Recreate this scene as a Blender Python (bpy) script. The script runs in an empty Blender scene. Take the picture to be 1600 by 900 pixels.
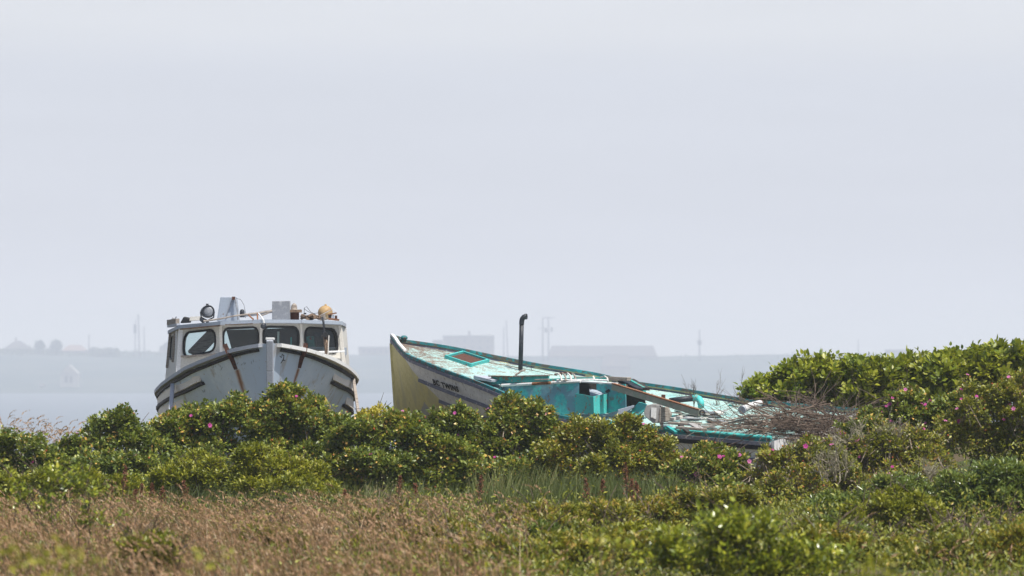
import bpy, math, random
import numpy as np
from mathutils import Vector, Matrix, noise as mnoise

random.seed(7)
RNG = np.random.default_rng(11)
SC = bpy.context.scene
COL = SC.collection
R = math.radians

# ------------------------------------------------------------------ camera, sky, sun, exposure
LENS = 135.0
F = 1600 * LENS / 36.0          # pixels (of the 1600 wide photo) per unit slope
EYE = 2.0                       # eye height over the meadow
HY = 556.0                      # row of the horizon

cam_d = bpy.data.cameras.new('camera')
cam_d.lens = LENS
cam_d.sensor_width = 36.0
cam_d.shift_y = 106.0 / 1600.0
cam_d.clip_start = 0.5
cam_d.clip_end = 20000
cam_d.dof.use_dof = True
cam_d.dof.focus_distance = 57.5
cam_d.dof.aperture_fstop = 3.2
cam = bpy.data.objects.new('camera', cam_d)
cam.location = (0, 0, EYE)
cam.rotation_euler = (R(90), 0, 0)
COL.objects.link(cam)
SC.camera = cam

SUN_EL, SUN_AZ = 65.0, 46.0     # azimuth: from "towards the viewer" to the right
e_, a_ = R(SUN_EL), R(SUN_AZ)
SUN = Vector((math.cos(e_) * math.sin(a_), -math.cos(e_) * math.cos(a_), math.sin(e_)))

world = bpy.data.worlds.new('World')
SC.world = world
world.use_nodes = True
wn, wl = world.node_tree.nodes, world.node_tree.links
wn.clear()
w_out = wn.new('ShaderNodeOutputWorld')
sky = wn.new('ShaderNodeTexSky')
sky.sky_type = 'NISHITA'
sky.sun_disc = False
sky.sun_elevation = e_
sky.sun_rotation = math.atan2(SUN.x, SUN.y)
sky.dust_density = 2.0
bg = wn.new('ShaderNodeBackground')
bg.inputs['Strength'].default_value = 0.10
wl.new(sky.outputs[0], bg.inputs[0])
# thin summer cloud and sea mist low over the whole horizon
geo = wn.new('ShaderNodeNewGeometry')
sep = wn.new('ShaderNodeSeparateXYZ')
tc = wn.new('ShaderNodeTexCoord')
wl.new(tc.outputs['Generated'], sep.inputs[0])
mp = wn.new('ShaderNodeMapping')
mp.inputs['Scale'].default_value = (3, 3, 60)
wl.new(tc.outputs['Generated'], mp.inputs[0])
nz = wn.new('ShaderNodeTexNoise')
nz.inputs['Scale'].default_value = 1.0
nz.inputs['Detail'].default_value = 3.0
wl.new(mp.outputs[0], nz.inputs['Vector'])
wob = wn.new('ShaderNodeMath'); wob.operation = 'MULTIPLY_ADD'
wl.new(nz.outputs[0], wob.inputs[0]); wob.inputs[1].default_value = 0.012
wl.new(sep.outputs['Z'], wob.inputs[2])
cr = wn.new('ShaderNodeValToRGB')
el = cr.color_ramp.elements
el[0].position = 0.0; el[0].color = (0.5649, 0.5821, 0.6357, 1)
el[1].position = 1.0; el[1].color = (0.6116, 0.6357, 0.6856, 1)
for p_, c_ in ((0.03, (0.5424, 0.5649, 0.6296, 1)), (0.078, (0.5536, 0.5821, 0.6480, 1)), (0.089, (0.6056, 0.6296, 0.6792, 1)), (0.2, (0.6236, 0.6480, 0.6920, 1))):
    q = el.new(p_); q.color = c_
wl.new(wob.outputs[0], cr.inputs[0])
bg2 = wn.new('ShaderNodeBackground')
bg2.inputs['Strength'].default_value = 1.0
mp2 = wn.new('ShaderNodeMapping'); mp2.inputs['Scale'].default_value = (9, 9, 75)
wl.new(tc.outputs['Generated'], mp2.inputs[0])
nz2 = wn.new('ShaderNodeTexNoise'); nz2.inputs['Scale'].default_value = 1.0; nz2.inputs['Detail'].default_value = 5.0
wl.new(mp2.outputs[0], nz2.inputs['Vector'])
gain = wn.new('ShaderNodeMath'); gain.operation = 'MULTIPLY_ADD'
wl.new(nz2.outputs[0], gain.inputs[0]); gain.inputs[1].default_value = .09; gain.inputs[2].default_value = .965
vm = wn.new('ShaderNodeVectorMath'); vm.operation = 'SCALE'
wl.new(cr.outputs[0], vm.inputs[0]); wl.new(gain.outputs[0], vm.inputs['Scale'])
wl.new(vm.outputs[0], bg2.inputs[0])
fade = wn.new('ShaderNodeMapRange')
fade.interpolation_type = 'SMOOTHSTEP'
fade.inputs['From Min'].default_value = 0.10
fade.inputs['From Max'].default_value = 0.22
wl.new(sep.outputs['Z'], fade.inputs['Value'])
mxw = wn.new('ShaderNodeMixShader')
wl.new(fade.outputs[0], mxw.inputs[0])
wl.new(bg2.outputs[0], mxw.inputs[1])
wl.new(bg.outputs[0], mxw.inputs[2])
wl.new(mxw.outputs[0], w_out.inputs['Surface'])

sun_d = bpy.data.lights.new('sun', 'SUN')
sun_d.energy = 5.0
sun_d.angle = R(0.5)
sun_d.color = (1.0, 0.955, 0.88)
sun_o = bpy.data.objects.new('sun', sun_d)
sun_o.rotation_euler = SUN.to_track_quat('Z', 'Y').to_euler()
sun_o.location = (20, -10, 40)
COL.objects.link(sun_o)

SC.view_settings.view_transform = 'Standard'
SC.view_settings.look = 'None'
SC.view_settings.exposure = 0.30
SC.view_settings.gamma = 1.0
SC.view_settings.use_curve_mapping = False
SC.cycles.use_denoising = True
SC.cycles.max_bounces = 6
SC.cycles.diffuse_bounces = 2
SC.cycles.transparent_max_bounces = 8
SC.cycles.volume_bounces = 1
SC.cycles.sample_clamp_indirect = 6.0

# ------------------------------------------------------------------ small helpers
def P(px, py, D):
    """the place at depth D that the photo shows at pixel px, py"""
    return Vector(((px - 800) * D / F, D, EYE - (py - HY) * D / F))

def sstep(a, b, x):
    t = min(1, max(0, (x - a) / (b - a)))
    return t * t * (3 - 2 * t)

def interp(x, pts):
    return float(np.interp(x, [p[0] for p in pts], [p[1] for p in pts]))

class MB:
    """collects shapes for one mesh"""
    def __init__(s):
        s.v, s.f, s.uv = [], [], {}
    def add(s, vs, fs):
        o = len(s.v)
        s.v.extend([tuple(x) for x in vs])
        s.f.extend([tuple(i + o for i in f) for f in fs])
        return o
    def box(s, c, size, rot=None):
        x, y, z = size[0] / 2, size[1] / 2, size[2] / 2
        vs = [Vector((a, b, d)) for d in (-z, z) for b in (-y, y) for a in (-x, x)]
        if rot is not None:
            vs = [rot @ v for v in vs]
        s.add([Vector(c) + v for v in vs], [(0, 2, 3, 1), (4, 5, 7, 6), (0, 1, 5, 4), (2, 6, 7, 3), (0, 4, 6, 2), (1, 3, 7, 5)])
    def beam(s, p, q, w, h, up=Vector((0, 0, 1)), w2=None, h2=None):
        p, q = Vector(p), Vector(q)
        d = (q - p).normalized()
        sd = d.cross(up)
        if sd.length < 1e-4:
            sd = d.cross(Vector((1, 0, 0)))
        sd.normalize()
        u = sd.cross(d).normalized()
        w2 = w2 or w; h2 = h2 or h
        vs = []
        for c, ww, hh in ((p, w, h), (q, w2, h2)):
            for a, b in ((-1, -1), (1, -1), (1, 1), (-1, 1)):
                vs.append(c + sd * a * ww / 2 + u * b * hh / 2)
        s.add(vs, [(0, 1, 2, 3), (7, 6, 5, 4), (0, 4, 5, 1), (1, 5, 6, 2), (2, 6, 7, 3), (3, 7, 4, 0)])
    def tube(s, pts, rad, n=8, caps=True):
        pts = [Vector(p) for p in pts]
        if not hasattr(rad, '__len__'):
            rad = [rad] * len(pts)
        rings, prev = [], None
        for i, p in enumerate(pts):
            d = (pts[min(i + 1, len(pts) - 1)] - pts[max(i - 1, 0)]).normalized()
            if prev is None:
                a = d.orthogonal().normalized()
            else:
                a = prev - d * prev.dot(d)
                a = a.normalized() if a.length > 1e-5 else d.orthogonal().normalized()
            prev = a
            b = d.cross(a)
            rings.append([p + (a * math.cos(2 * math.pi * k / n) + b * math.sin(2 * math.pi * k / n)) * rad[i] for k in range(n)])
        vs = [v for r_ in rings for v in r_]
        fs = []
        for i in range(len(pts) - 1):
            for k in range(n):
                k2 = (k + 1) % n
                fs.append((i * n + k, i * n + k2, (i + 1) * n + k2, (i + 1) * n + k))
        if caps:
            fs.append(tuple(reversed(range(n))))
            fs.append(tuple(range((len(pts) - 1) * n, len(pts) * n)))
        s.add(vs, fs)
    def sweep(s, pts, out, w, h, up=Vector((0, 0, 1))):
        """a rectangular rail along pts, w outwards along out[i], h along up"""
        vs, fs = [], []
        n = len(pts)
        for i in range(n):
            o = Vector(out[i]).normalized()
            ww = w[i] if hasattr(w, '__len__') else w
            for a, b in ((-.5, -.5), (.5, -.5), (.5, .5), (-.5, .5)):
                vs.append(Vector(pts[i]) + o * a * ww + up * b * h)
        for i in range(n - 1):
            for k in range(4):
                k2 = (k + 1) % 4
                fs.append((i * 4 + k, i * 4 + k2, (i + 1) * 4 + k2, (i + 1) * 4 + k))
        fs.append((3, 2, 1, 0)); fs.append(tuple(range((n - 1) * 4, n * 4)))
        s.add(vs, fs)
    def sphere(s, c, r, nu=16, nv=10, sc=(1, 1, 1)):
        vs = [Vector(c) + Vector((0, 0, r * sc[2]))]
        for j in range(1, nv):
            t = math.pi * j / nv
            for k in range(nu):
                f = 2 * math.pi * k / nu
                vs.append(Vector(c) + Vector((r * sc[0] * math.sin(t) * math.cos(f), r * sc[1] * math.sin(t) * math.sin(f), r * sc[2] * math.cos(t))))
        vs.append(Vector(c) - Vector((0, 0, r * sc[2])))
        fs = [(0, 1 + k, 1 + (k + 1) % nu) for k in range(nu)]
        for j in range(nv - 2):
            for k in range(nu):
                a = 1 + j * nu + k; b = 1 + j * nu + (k + 1) % nu
                fs.append((a, a + nu, b + nu, b))
        L = len(vs) - 1
        fs += [(L, L - nu + (k + 1) % nu, L - nu + k) for k in range(nu)]
        s.add(vs, fs)
    def prism(s, poly, ext):
        n = len(poly)
        ext = Vector(ext)
        vs = [Vector(p) for p in poly] + [Vector(p) + ext for p in poly]
        fs = [tuple(range(n)), tuple(reversed(range(n, 2 * n)))]
        fs += [(k, k + n, (k + 1) % n + n, (k + 1) % n) for k in range(n)]
        s.add(vs, fs)
    def grid(s, rows, flip=False):
        m, n = len(rows), len(rows[0])
        fs = []
        for i in range(m - 1):
            for j in range(n - 1):
                q = (i * n + j, i * n + j + 1, (i + 1) * n + j + 1, (i + 1) * n + j)
                fs.append(q[::-1] if flip else q)
        return s.add([v for r_ in rows for v in r_], fs)
    def build(s, name, m, parent=None, smooth=False, bevel=0, uvs=None, origin=None):
        me = bpy.data.meshes.new(name)
        vs = s.v
        if origin is not None:
            vs = [tuple(Vector(v) - origin) for v in vs]
        me.from_pydata(vs, [], s.f)
        if uvs is not None:
            lay = me.uv_layers.new(name='UVMap')
            idx = np.empty(len(me.loops), dtype=np.int32)
            me.loops.foreach_get('vertex_index', idx)
            lay.data.foreach_set('uv', np.asarray(uvs, dtype=np.float32)[idx].ravel())
        me.materials.append(m)
        if smooth:
            me.polygons.foreach_set('use_smooth', [True] * len(me.polygons))
        me.update()
        o = bpy.data.objects.new(name, me)
        COL.objects.link(o)
        if origin is not None:
            o.location = origin
        if parent is not None:
            adopt(o, parent)
        if bevel:
            md = o.modifiers.new('edge', 'BEVEL'); md.width = bevel; md.segments = 2; md.limit_method = 'ANGLE'
        return o

WORLDLOC = {}
def wloc(o):
    return WORLDLOC.get(o.name, Vector((0, 0, 0)))

def adopt(o, parent):
    o.parent = parent
    # parts are modelled in world space: undo the parent's place
    if o.location.length == 0 and parent.name in WORLDLOC:
        o.location = -WORLDLOC[parent.name]
    elif parent.name in WORLDLOC:
        o.location = o.location - WORLDLOC[parent.name]

def tag(o, label=None, cat=None, group=None, kind=None):
    if label: o['label'] = label
    if cat: o['category'] = cat
    if group: o['group'] = group
    if kind: o['kind'] = kind
    return o

def thing(name, label, cat, loc=(0, 0, 0), group=None):
    o = bpy.data.objects.new(name, None)
    o.empty_display_size = 0.3
    COL.objects.link(o)
    o.location = loc
    WORLDLOC[o.name] = Vector(loc)
    return tag(o, label, cat, group)

# ------------------------------------------------------------------ materials
class X:
    """arithmetic on sockets"""
    def __init__(s, nt, sock): s.nt, s.k = nt, sock
    def op(s, o, *a, clamp=False):
        n = s.nt.nodes.new('ShaderNodeMath'); n.operation = o; n.use_clamp = clamp
        for i, v in enumerate((s,) + a):
            if isinstance(v, X): s.nt.links.new(v.k, n.inputs[i])
            else: n.inputs[i].default_value = v
        return X(s.nt, n.outputs[0])
    def __add__(s, b): return s.op('ADD', b)
    def __sub__(s, b): return s.op('SUBTRACT', b)
    def __mul__(s, b): return s.op('MULTIPLY', b)
    def gt(s, b): return s.op('GREATER_THAN', b)
    def step(s, a, b):
        n = s.nt.nodes.new('ShaderNodeMapRange'); n.interpolation_type = 'SMOOTHSTEP'
        s.nt.links.new(s.k, n.inputs['Value'])
        n.inputs['From Min'].default_value = a; n.inputs['From Max'].default_value = b
        return X(s.nt, n.outputs[0])

class Mat:
    def __init__(s, name, rough=0.6, spec=0.4, metal=0.0):
        s.m = bpy.data.materials.new(name); s.m.use_nodes = True
        s.nt = s.m.node_tree
        s.b = s.nt.nodes['Principled BSDF']
        s.b.inputs['Roughness'].default_value = rough
        s.b.inputs['Specular IOR Level'].default_value = spec
        s.b.inputs['Metallic'].default_value = metal
        s.tc = s.nt.nodes.new('ShaderNodeTexCoord')
        s.h = None
    def noise(s, scale, detail=4, rough=0.6, stretch=(1, 1, 1), coord='Object', off=(0, 0, 0)):
        mp = s.nt.nodes.new('ShaderNodeMapping')
        mp.inputs['Scale'].default_value = stretch
        mp.inputs['Location'].default_value = off
        s.nt.links.new(s.tc.outputs[coord], mp.inputs[0])
        n = s.nt.nodes.new('ShaderNodeTexNoise')
        n.inputs['Scale'].default_value = scale; n.inputs['Detail'].default_value = detail; n.inputs['Roughness'].default_value = rough
        s.nt.links.new(mp.outputs[0], n.inputs['Vector'])
        return X(s.nt, n.outputs[0])
    def uv(s):
        n = s.nt.nodes.new('ShaderNodeSeparateXYZ')
        s.nt.links.new(s.tc.outputs['UV'], n.inputs[0])
        return X(s.nt, n.outputs[0]), X(s.nt, n.outputs[1])
    def obj(s):
        n = s.nt.nodes.new('ShaderNodeSeparateXYZ')
        s.nt.links.new(s.tc.outputs['Object'], n.inputs[0])
        return [X(s.nt, n.outputs[i]) for i in range(3)]
    def attr(s, name):
        n = s.nt.nodes.new('ShaderNodeAttribute'); n.attribute_name = name
        return X(s.nt, n.outputs['Fac'])
    def rgb(s, c):
        n = s.nt.nodes.new('ShaderNodeRGB'); n.outputs[0].default_value = (*c, 1)
        return n.outputs[0]
    def mix(s, a, b, fac):
        n = s.nt.nodes.new('ShaderNodeMix'); n.data_type = 'RGBA'
        for sock, v in ((n.inputs[6], a), (n.inputs[7], b)):
            if isinstance(v, tuple): sock.default_value = (*v, 1)
            else: s.nt.links.new(v, sock)
        if isinstance(fac, X): s.nt.links.new(fac.k, n.inputs[0])
        else: n.inputs[0].default_value = fac
        return n.outputs[2]
    def ramp(s, fac, stops):
        n = s.nt.nodes.new('ShaderNodeValToRGB')
        e = n.color_ramp.elements
        e[0].position, e[0].color = stops[0][0], (*stops[0][1], 1)
        e[1].position, e[1].color = stops[-1][0], (*stops[-1][1], 1)
        for p, c in stops[1:-1]:
            k = e.new(p); k.color = (*c, 1)
        s.nt.links.new(fac.k, n.inputs[0])
        return n.outputs[0]
    def color(s, c):
        if isinstance(c, tuple): s.b.inputs['Base Color'].default_value = (*c, 1)
        else: s.nt.links.new(c, s.b.inputs['Base Color'])
        return s
    def bump(s, h, strength=0.3, dist=0.01):
        n = s.nt.nodes.new('ShaderNodeBump'); n.inputs['Strength'].default_value = strength; n.inputs['Distance'].default_value = dist
        s.nt.links.new(h.k, n.inputs['Height']); s.nt.links.new(n.outputs[0], s.b.inputs['Normal'])
        return s
    def rough(s, x):
        s.nt.links.new(x.k, s.b.inputs['Roughness'])
        return s

def worn(name, c, c2, scale=14, lo=.5, hi=.62, rough=.65, stretch=(1, 1, 1), c3=None, spec=.35, bump=.25, metal=0):
    """paint or metal of colour c, worn through to c2 in patches, with fine mottling"""
    m = Mat(name, rough, spec, metal)
    big = m.noise(scale, 6, .65, stretch)
    fine = m.noise(scale * 5, 3, .6, off=(3, 1, 7))
    dark = tuple(x * .82 for x in c)
    k = m.mix(dark, c, fine.step(.3, .65))
    if c3:
        k = m.mix(k, c3, m.noise(scale * .35, 4, .6, off=(9, 4, 2)).step(.5, .68))
    k = m.mix(k, c2, big.step(lo, hi))
    m.color(k)
    m.bump(big + fine * .4, bump, .008)
    return m.m

M = {}
def leafmat(name, stops, gloss=.42, trans=.24, spec=.5, gain=(1, 1, 1)):
    stops = [(p, tuple(min(.8, a * b) for a, b in zip(c, gain))) for p, c in stops]
    m = Mat(name, gloss, spec)
    t = m.attr('tint')
    c = m.ramp(t, stops)
    m.color(c)
    tr = m.nt.nodes.new('ShaderNodeBsdfTranslucent')
    mixc = m.mix(c, (.36, .40, .02), .4)
    m.nt.links.new(mixc, tr.inputs[0])
    ms = m.nt.nodes.new('ShaderNodeMixShader'); ms.inputs[0].default_value = trans
    out = m.nt.nodes['Material Output']
    m.nt.links.new(m.b.outputs[0], ms.inputs[1]); m.nt.links.new(tr.outputs[0], ms.inputs[2])
    m.nt.links.new(ms.outputs[0], out.inputs[0])
    return m.m

M['rose'] = leafmat('rose_leaf', [(0, (.030, .050, .014)), (.4, (.075, .105, .024)), (.7, (.16, .190, .045)), (.9, (.28, .27, .08)), (1, (.42, .25, .12))], gain=(1.55, 1.52, .85))
M['rose_olive'] = leafmat('rose_leaf_olive', [(0, (.065, .08, .016)), (.45, (.16, .165, .026)), (.75, (.25, .235, .04)), (.93, (.32, .23, .055)), (1, (.30, .15, .05))], gain=(1.25, 1.28, .75))
M['lime'] = leafmat('lime_leaf', [(0, (.09, .115, .010)), (.5, (.22, .225, .014)), (.85, (.34, .31, .02)), (1, (.28, .24, .03))], .5, gain=(.98, 1.03, .7))
M['yellow'] = leafmat('yellow_leaf', [(0, (.25, .24, .02)), (.5, (.42, .36, .025)), (1, (.60, .50, .05))], .5)
M['knot'] = leafmat('knotweed_leaf', [(0, (.08, .125, .016)), (.5, (.20, .235, .022)), (.85, (.36, .35, .035)), (1, (.26, .25, .04))], .42, .3, gain=(1.0, 1.05, .75))
M['bay'] = leafmat('bayberry_leaf', [(0, (.05, .08, .025)), (.6, (.11, .15, .04)), (.9, (.18, .21, .06)), (1, (.22, .22, .06))], .25, .25, gain=(1.35, 1.35, 1.0))
M['heath'] = leafmat('heath_leaf', [(0, (.07, .085, .014)), (.4, (.175, .17, .018)), (.7, (.28, .22, .025)), (.9, (.38, .22, .035)), (1, (.34, .19, .05))], .45, gain=(1.0, 1.12, .75))
M['broad'] = leafmat('broad_leaf', [(0, (.07, .10, .016)), (.45, (.18, .21, .025)), (.8, (.32, .32, .04)), (1, (.40, .36, .06))], .28, gain=(1.15, 1.18, .75))
M['drygrass'] = leafmat('dry_grass', [(0, (.09, .045, .027)), (.4, (.235, .12, .06)), (.75, (.42, .26, .15)), (1, (.60, .46, .33))], .7, .25, .2)
M['greengrass'] = leafmat('green_grass', [(0, (.06, .085, .025)), (.5, (.11, .14, .04)), (.85, (.2, .21, .07)), (1, (.33, .29, .13))], .5, .25, .3)
M['dock'] = leafmat('dock_seed', [(0, (.12, .05, .03)), (.6, (.24, .10, .06)), (1, (.34, .17, .10))], .8, .1, .1)
M['petal'] = leafmat('rose_petal', [(0, (.48, .04, .27)), (.5, (.60, .10, .38)), (1, (.70, .24, .50))], .6, .35, .2)
M['hip'] = leafmat('rose_hip', [(0, (.45, .22, .06)), (.5, (.50, .16, .06)), (1, (.42, .06, .03))], .4, .05)
M['bark'] = worn('bark', (.12, .085, .06), (.06, .045, .035), 40, .45, .6, .9)
M['greytwig'] = worn('grey_twig', (.17, .125, .095), (.075, .052, .04), 25, .48, .62, .9)
M['deadtwig'] = worn('dead_twig', (.30, .24, .18), (.14, .11, .085), 25, .48, .62, .9)
M['paletwig'] = worn('lichen_twig', (.42, .38, .27), (.24, .2, .15), 30, .5, .62, .9)
M['weathered'] = worn('weathered_wood', (.34, .30, .26), (.17, .14, .12), 9, .48, .62, .85, (1, 1, 6))
M['brownwood'] = worn('brown_wood', (.22, .15, .10), (.10, .07, .05), 14, .5, .62, .85)
M['rust'] = worn('rust', (.11, .045, .028), (.05, .025, .02), 30, .48, .6, .85)
M['rustlight'] = worn('light_rust', (.26, .12, .06), (.12, .055, .03), 30, .5, .6, .85)
M['black'] = worn('black_paint', (.018, .016, .018), (.13, .115, .10), 20, .60, .70, .6)
M['rubber'] = worn('black_rubber', (.014, .015, .017), (.03, .03, .03), 40, .5, .7, .5)
M['iron'] = worn('black_iron', (.025, .029, .038), (.05, .055, .065), 18, .52, .64, .5, c3=(.018, .02, .024))
M['galv'] = worn('galvanised', (.27, .285, .31), (.40, .41, .43), 10, .5, .66, .5, metal=.25)
M['greypaint'] = worn('grey_paint', (.35, .40, .47), (.20, .14, .10), 12, .62, .68, .6)
M['caprail'] = worn('cap_rail_paint', (.42, .45, .51), (.30, .25, .22), 12, .6, .68, .65)
M['cream'] = worn('cream_paint', (.64, .615, .56), (.42, .33, .24), 9, .64, .70, .6, c3=(.56, .55, .53))
M['band'] = worn('cream_band_paint', (.80, .73, .65), (.50, .40, .30), 12, .62, .68, .6)
M['white'] = worn('white_paint', (.74, .74, .73), (.42, .38, .33), 10, .62, .68, .6, c3=(.66, .67, .68))
M['tan'] = worn('tan_float', (.42, .28, .13), (.28, .17, .08), 9, .5, .64, .55, c3=(.5, .37, .2))
M['teal'] = worn('teal_paint', (.035, .32, .31), (.12, .13, .12), 12, .54, .6, .6, c3=(.045, .40, .38))
M['tealdark'] = worn('dark_teal_rail', (.022, .18, .20), (.11, .095, .08), 11, .49, .56, .6, c3=(.03, .28, .29))
M['tealbright'] = worn('bright_teal_paint', (.08, .52, .49), (.26, .20, .15), 10, .57, .63, .6)
M['tealboard'] = worn('teal_board', (.05, .34, .31), (.24, .15, .10), 10, .56, .62, .65)
M['palegreen'] = worn('pale_green_timber', (.30, .34, .27), (.36, .33, .28), 14, .52, .62, .75, c3=(.24, .28, .22))
M['bluegrey'] = worn('blue_grey_rail', (.15, .155, .20), (.32, .31, .32), 14, .56, .64, .7)
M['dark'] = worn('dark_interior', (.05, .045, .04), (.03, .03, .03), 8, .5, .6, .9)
M['concrete'] = worn('grey_canvas', (.33, .325, .32), (.20, .18, .165), 9, .52, .64, .85)

# peeling teal wheelhouse side
m = Mat('peeling_teal', .6, .35)
pn = m.noise(7, 8, .7); pn2 = m.noise(22, 5, .65, off=(4, 4, 4)); pn3 = m.noise(3, 5, .6, off=(1, 7, 2))
k = m.mix((.05, .38, .40), (.08, .50, .48), pn2.step(.35, .62))
k = m.mix(k, (.14, .30, .37), pn3.step(.47, .56))
k = m.mix(k, (.20, .19, .19), pn.step(.58, .62))
k = m.mix(k, (.10, .08, .07), (pn2 * pn).step(.36, .39))
m.color(k); m.bump(pn, .5, .02)
M['peel'] = m.m

# teal deck: sun bleached, bare dirt and flaking near the bow
m = Mat('bleached_teal_deck', .6, .3)
u_, d_ = m.uv()
a1 = m.noise(6, 6, .65); a2 = m.noise(26, 6, .7, (1, 2.2, 1), off=(2, 5, 1)); a3 = m.noise(2.2, 4, .55, off=(7, 2, 3))
k = m.mix((.33, .53, .50), (.42, .61, .58), a1.step(.35, .65))
k = m.mix(k, (.23, .47, .46), a3.step(.52, .7))
bare = (a2 + a1 * .6 + (u_ * -1.0).op('MAXIMUM', -2.6) * .06)
k = m.mix(k, (.12, .30, .29), (a2 * .7 + a1 * .5).step(.685, .73))
k = m.mix(k, (.20, .155, .12), bare.step(.69, .73))
k = m.mix(k, (.36, .34, .30), m.noise(11, 6, .7, (1, 1, 1), off=(8, 3, 5)).step(.62, .66))
k = m.mix(k, (.15, .11, .085), (u_ * -.55 + a3 * .9 + a2 * 1.6 + a1 * .8).step(1.16, 1.30))
m.color(k); m.bump(a2, .4, .01)
M['deck'] = m.m

# teal boat's hull: white topsides, ochre bottom paint sweeping up the bow, a grey primer patch
m = Mat('ochre_and_white_hull', .6, .35)
u_, d_ = m.uv()
n1 = m.noise(9, 6, .65); n2 = m.noise(40, 4, .6, (1, 1, .3)); n3 = m.noise(3, 4, .6, off=(4, 2, 9))
wht = m.mix((.62, .615, .63), (.72, .715, .72), n1.step(.35, .65))
wht = m.mix(wht, (.34, .31, .28), n2.step(.56, .72))
wht = m.mix(wht, (.30, .25, .21), m.noise(14, 6, .7, (1, 1, .35), off=(6, 6, 3)).step(.62, .67))
och = m.mix((.60, .54, .25), (.66, .60, .30), n1.step(.35, .65))
och = m.mix(och, (.49, .44, .20), n2.step(.5, .72))
och = m.mix(och, (.53, .49, .28), m.noise(5, 5, .6, (1, 1, .12), off=(2, 9, 4)).step(.48, .62))
och = m.mix(och, (.33, .31, .25), m.noise(24, 6, .7, off=(6, 1, 3)).step(.64, .68))
patch = (u_ - 1.0).op('ABSOLUTE') * 2.0 + (d_ - 1.05).op('ABSOLUTE') * 1.6 + (n3 - .5) * .5
och = m.mix(och, (.40, .39, .38), patch.step(.50, .46))
line = d_ - (u_ - .44) * .52
k = m.mix(wht, och, (line + (n2 - .5) * .012).step(.0, .012))
m.color(k); m.bump(n1, .2, .01)
M['bchull'] = m.m

# white boat's hull: weathered white with rust weeping from the two iron straps
m = Mat('weathered_white_hull', .55, .4)
u_, d_ = m.uv()
n1 = m.noise(5, 6, .6); n2 = m.noise(30, 4, .6, (1, 1, .2)); n3 = m.noise(1.4, 3, .5, off=(4, 2, 9))
k = m.mix((.56, .65, .77), (.64, .72, .82), n1.step(.35, .65))
k = m.mix(k, (.49, .56, .65), n2.step(.55, .8))
k = m.mix(k, (.53, .625, .75), n3.step(.45, .6))
k = m.mix(k, (.36, .31, .26), m.noise(17, 5, .65, off=(5, 5, 5)).step(.655, .69))
k = m.mix(k, (.43, .43, .44), m.noise(6, 6, .65, (1, 1, .18), off=(1, 3, 8)).step(.54, .68))
for su, wdt in ((-.50, .050), (.485, .036)):
    wob_ = (n2 - .5) * .03
    band = (u_ - su + wob_ + (d_ - .3) * (.06 if su < 0 else -.05)).op('ABSOLUTE')
    msk = band.step(wdt * 1.5, wdt * .2) * d_.step(.26, .30) * d_.step(1.5, .35)
    k = m.mix(k, (.33, .16, .07), msk * .9)
    k = m.mix(k, (.16, .06, .03), band.step(wdt * .6, 0.0) * d_.step(.26, .3) * d_.step(.85, .4) * .8)
m.color(k); m.bump(n1, .12, .01)
M['whull'] = m.m

# window glass
g = bpy.data.materials.new('window_glass'); g.use_nodes = True
nt = g.node_tree; nt.nodes.clear()
o_ = nt.nodes.new('ShaderNodeOutputMaterial')
tr = nt.nodes.new('ShaderNodeBsdfTransparent'); tr.inputs[0].default_value = (.66, .80, .80, 1)
gl = nt.nodes.new('ShaderNodeBsdfGlossy'); gl.inputs['Roughness'].default_value = .06; gl.inputs[0].default_value = (.8, .85, .88, 1)
df = nt.nodes.new('ShaderNodeBsdfDiffuse'); df.inputs[0].default_value = (.30, .30, .28, 1)
fr = nt.nodes.new('ShaderNodeFresnel'); fr.inputs[0].default_value = 1.5
m1 = nt.nodes.new('ShaderNodeMixShader'); m2 = nt.nodes.new('ShaderNodeMixShader')
nt.links.new(fr.outputs[0], m1.inputs[0]); nt.links.new(tr.outputs[0], m1.inputs[1]); nt.links.new(gl.outputs[0], m1.inputs[2])
m2.inputs[0].default_value = .09
nt.links.new(m1.outputs[0], m2.inputs[1]); nt.links.new(df.outputs[0], m2.inputs[2]); nt.links.new(m2.outputs[0], o_.inputs[0])
M['glass'] = g

# soil under the scrub, far land, sea
m = Mat('meadow_soil', .95, .1)
n1 = m.noise(.6, 6, .6); n2 = m.noise(8, 5, .6, off=(3, 3, 3))
m.color(m.mix(m.mix((.075, .06, .035), (.13, .10, .06), n2.step(.35, .65)), (.06, .075, .025), n1.step(.45, .6)))
m.bump(n2, .6, .05)
M['soil'] = m.m
m = Mat('far_fields', .95, .1)
n1 = m.noise(.012, 5, .6); n2 = m.noise(.02, 4, .6, off=(3, 3, 3))
m.color(m.mix(m.mix((.055, .08, .075), (.085, .105, .095), n1.step(.42, .58)), (.045, .07, .065), n2.step(.52, .62)))
M['far'] = m.m
m = Mat('sea_water', .55, .15)
m.color((.14, .165, .19)); m.bump(m.noise(.4, 3, .6), .25, .2)
M['sea'] = m.m
M['farwall'] = worn('far_clapboard', (.30, .30, .29), (.25, .25, .24), .2, .5, .7, .8)
M['farshingle'] = worn('far_shingle', (.20, .18, .16), (.14, .13, .12), .2, .5, .7, .9)
M['farroof'] = worn('far_roof', (.10, .095, .095), (.14, .13, .12), .2, .5, .7, .9)
M['farred'] = worn('far_red_roof', (.26, .19, .165), (.2, .15, .13), .2, .5, .7, .9)
M['farwin'] = worn('far_window', (.05, .06, .07), (.03, .03, .04), .2, .5, .7, .3)
M['farpole'] = worn('far_pole', (.07, .06, .05), (.045, .04, .035), .5, .5, .7, .9)
M['fartree'] = leafmat('far_leaf', [(0, (.02, .035, .012)), (.6, (.04, .06, .02)), (1, (.07, .09, .03))], .6, .2)

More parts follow.
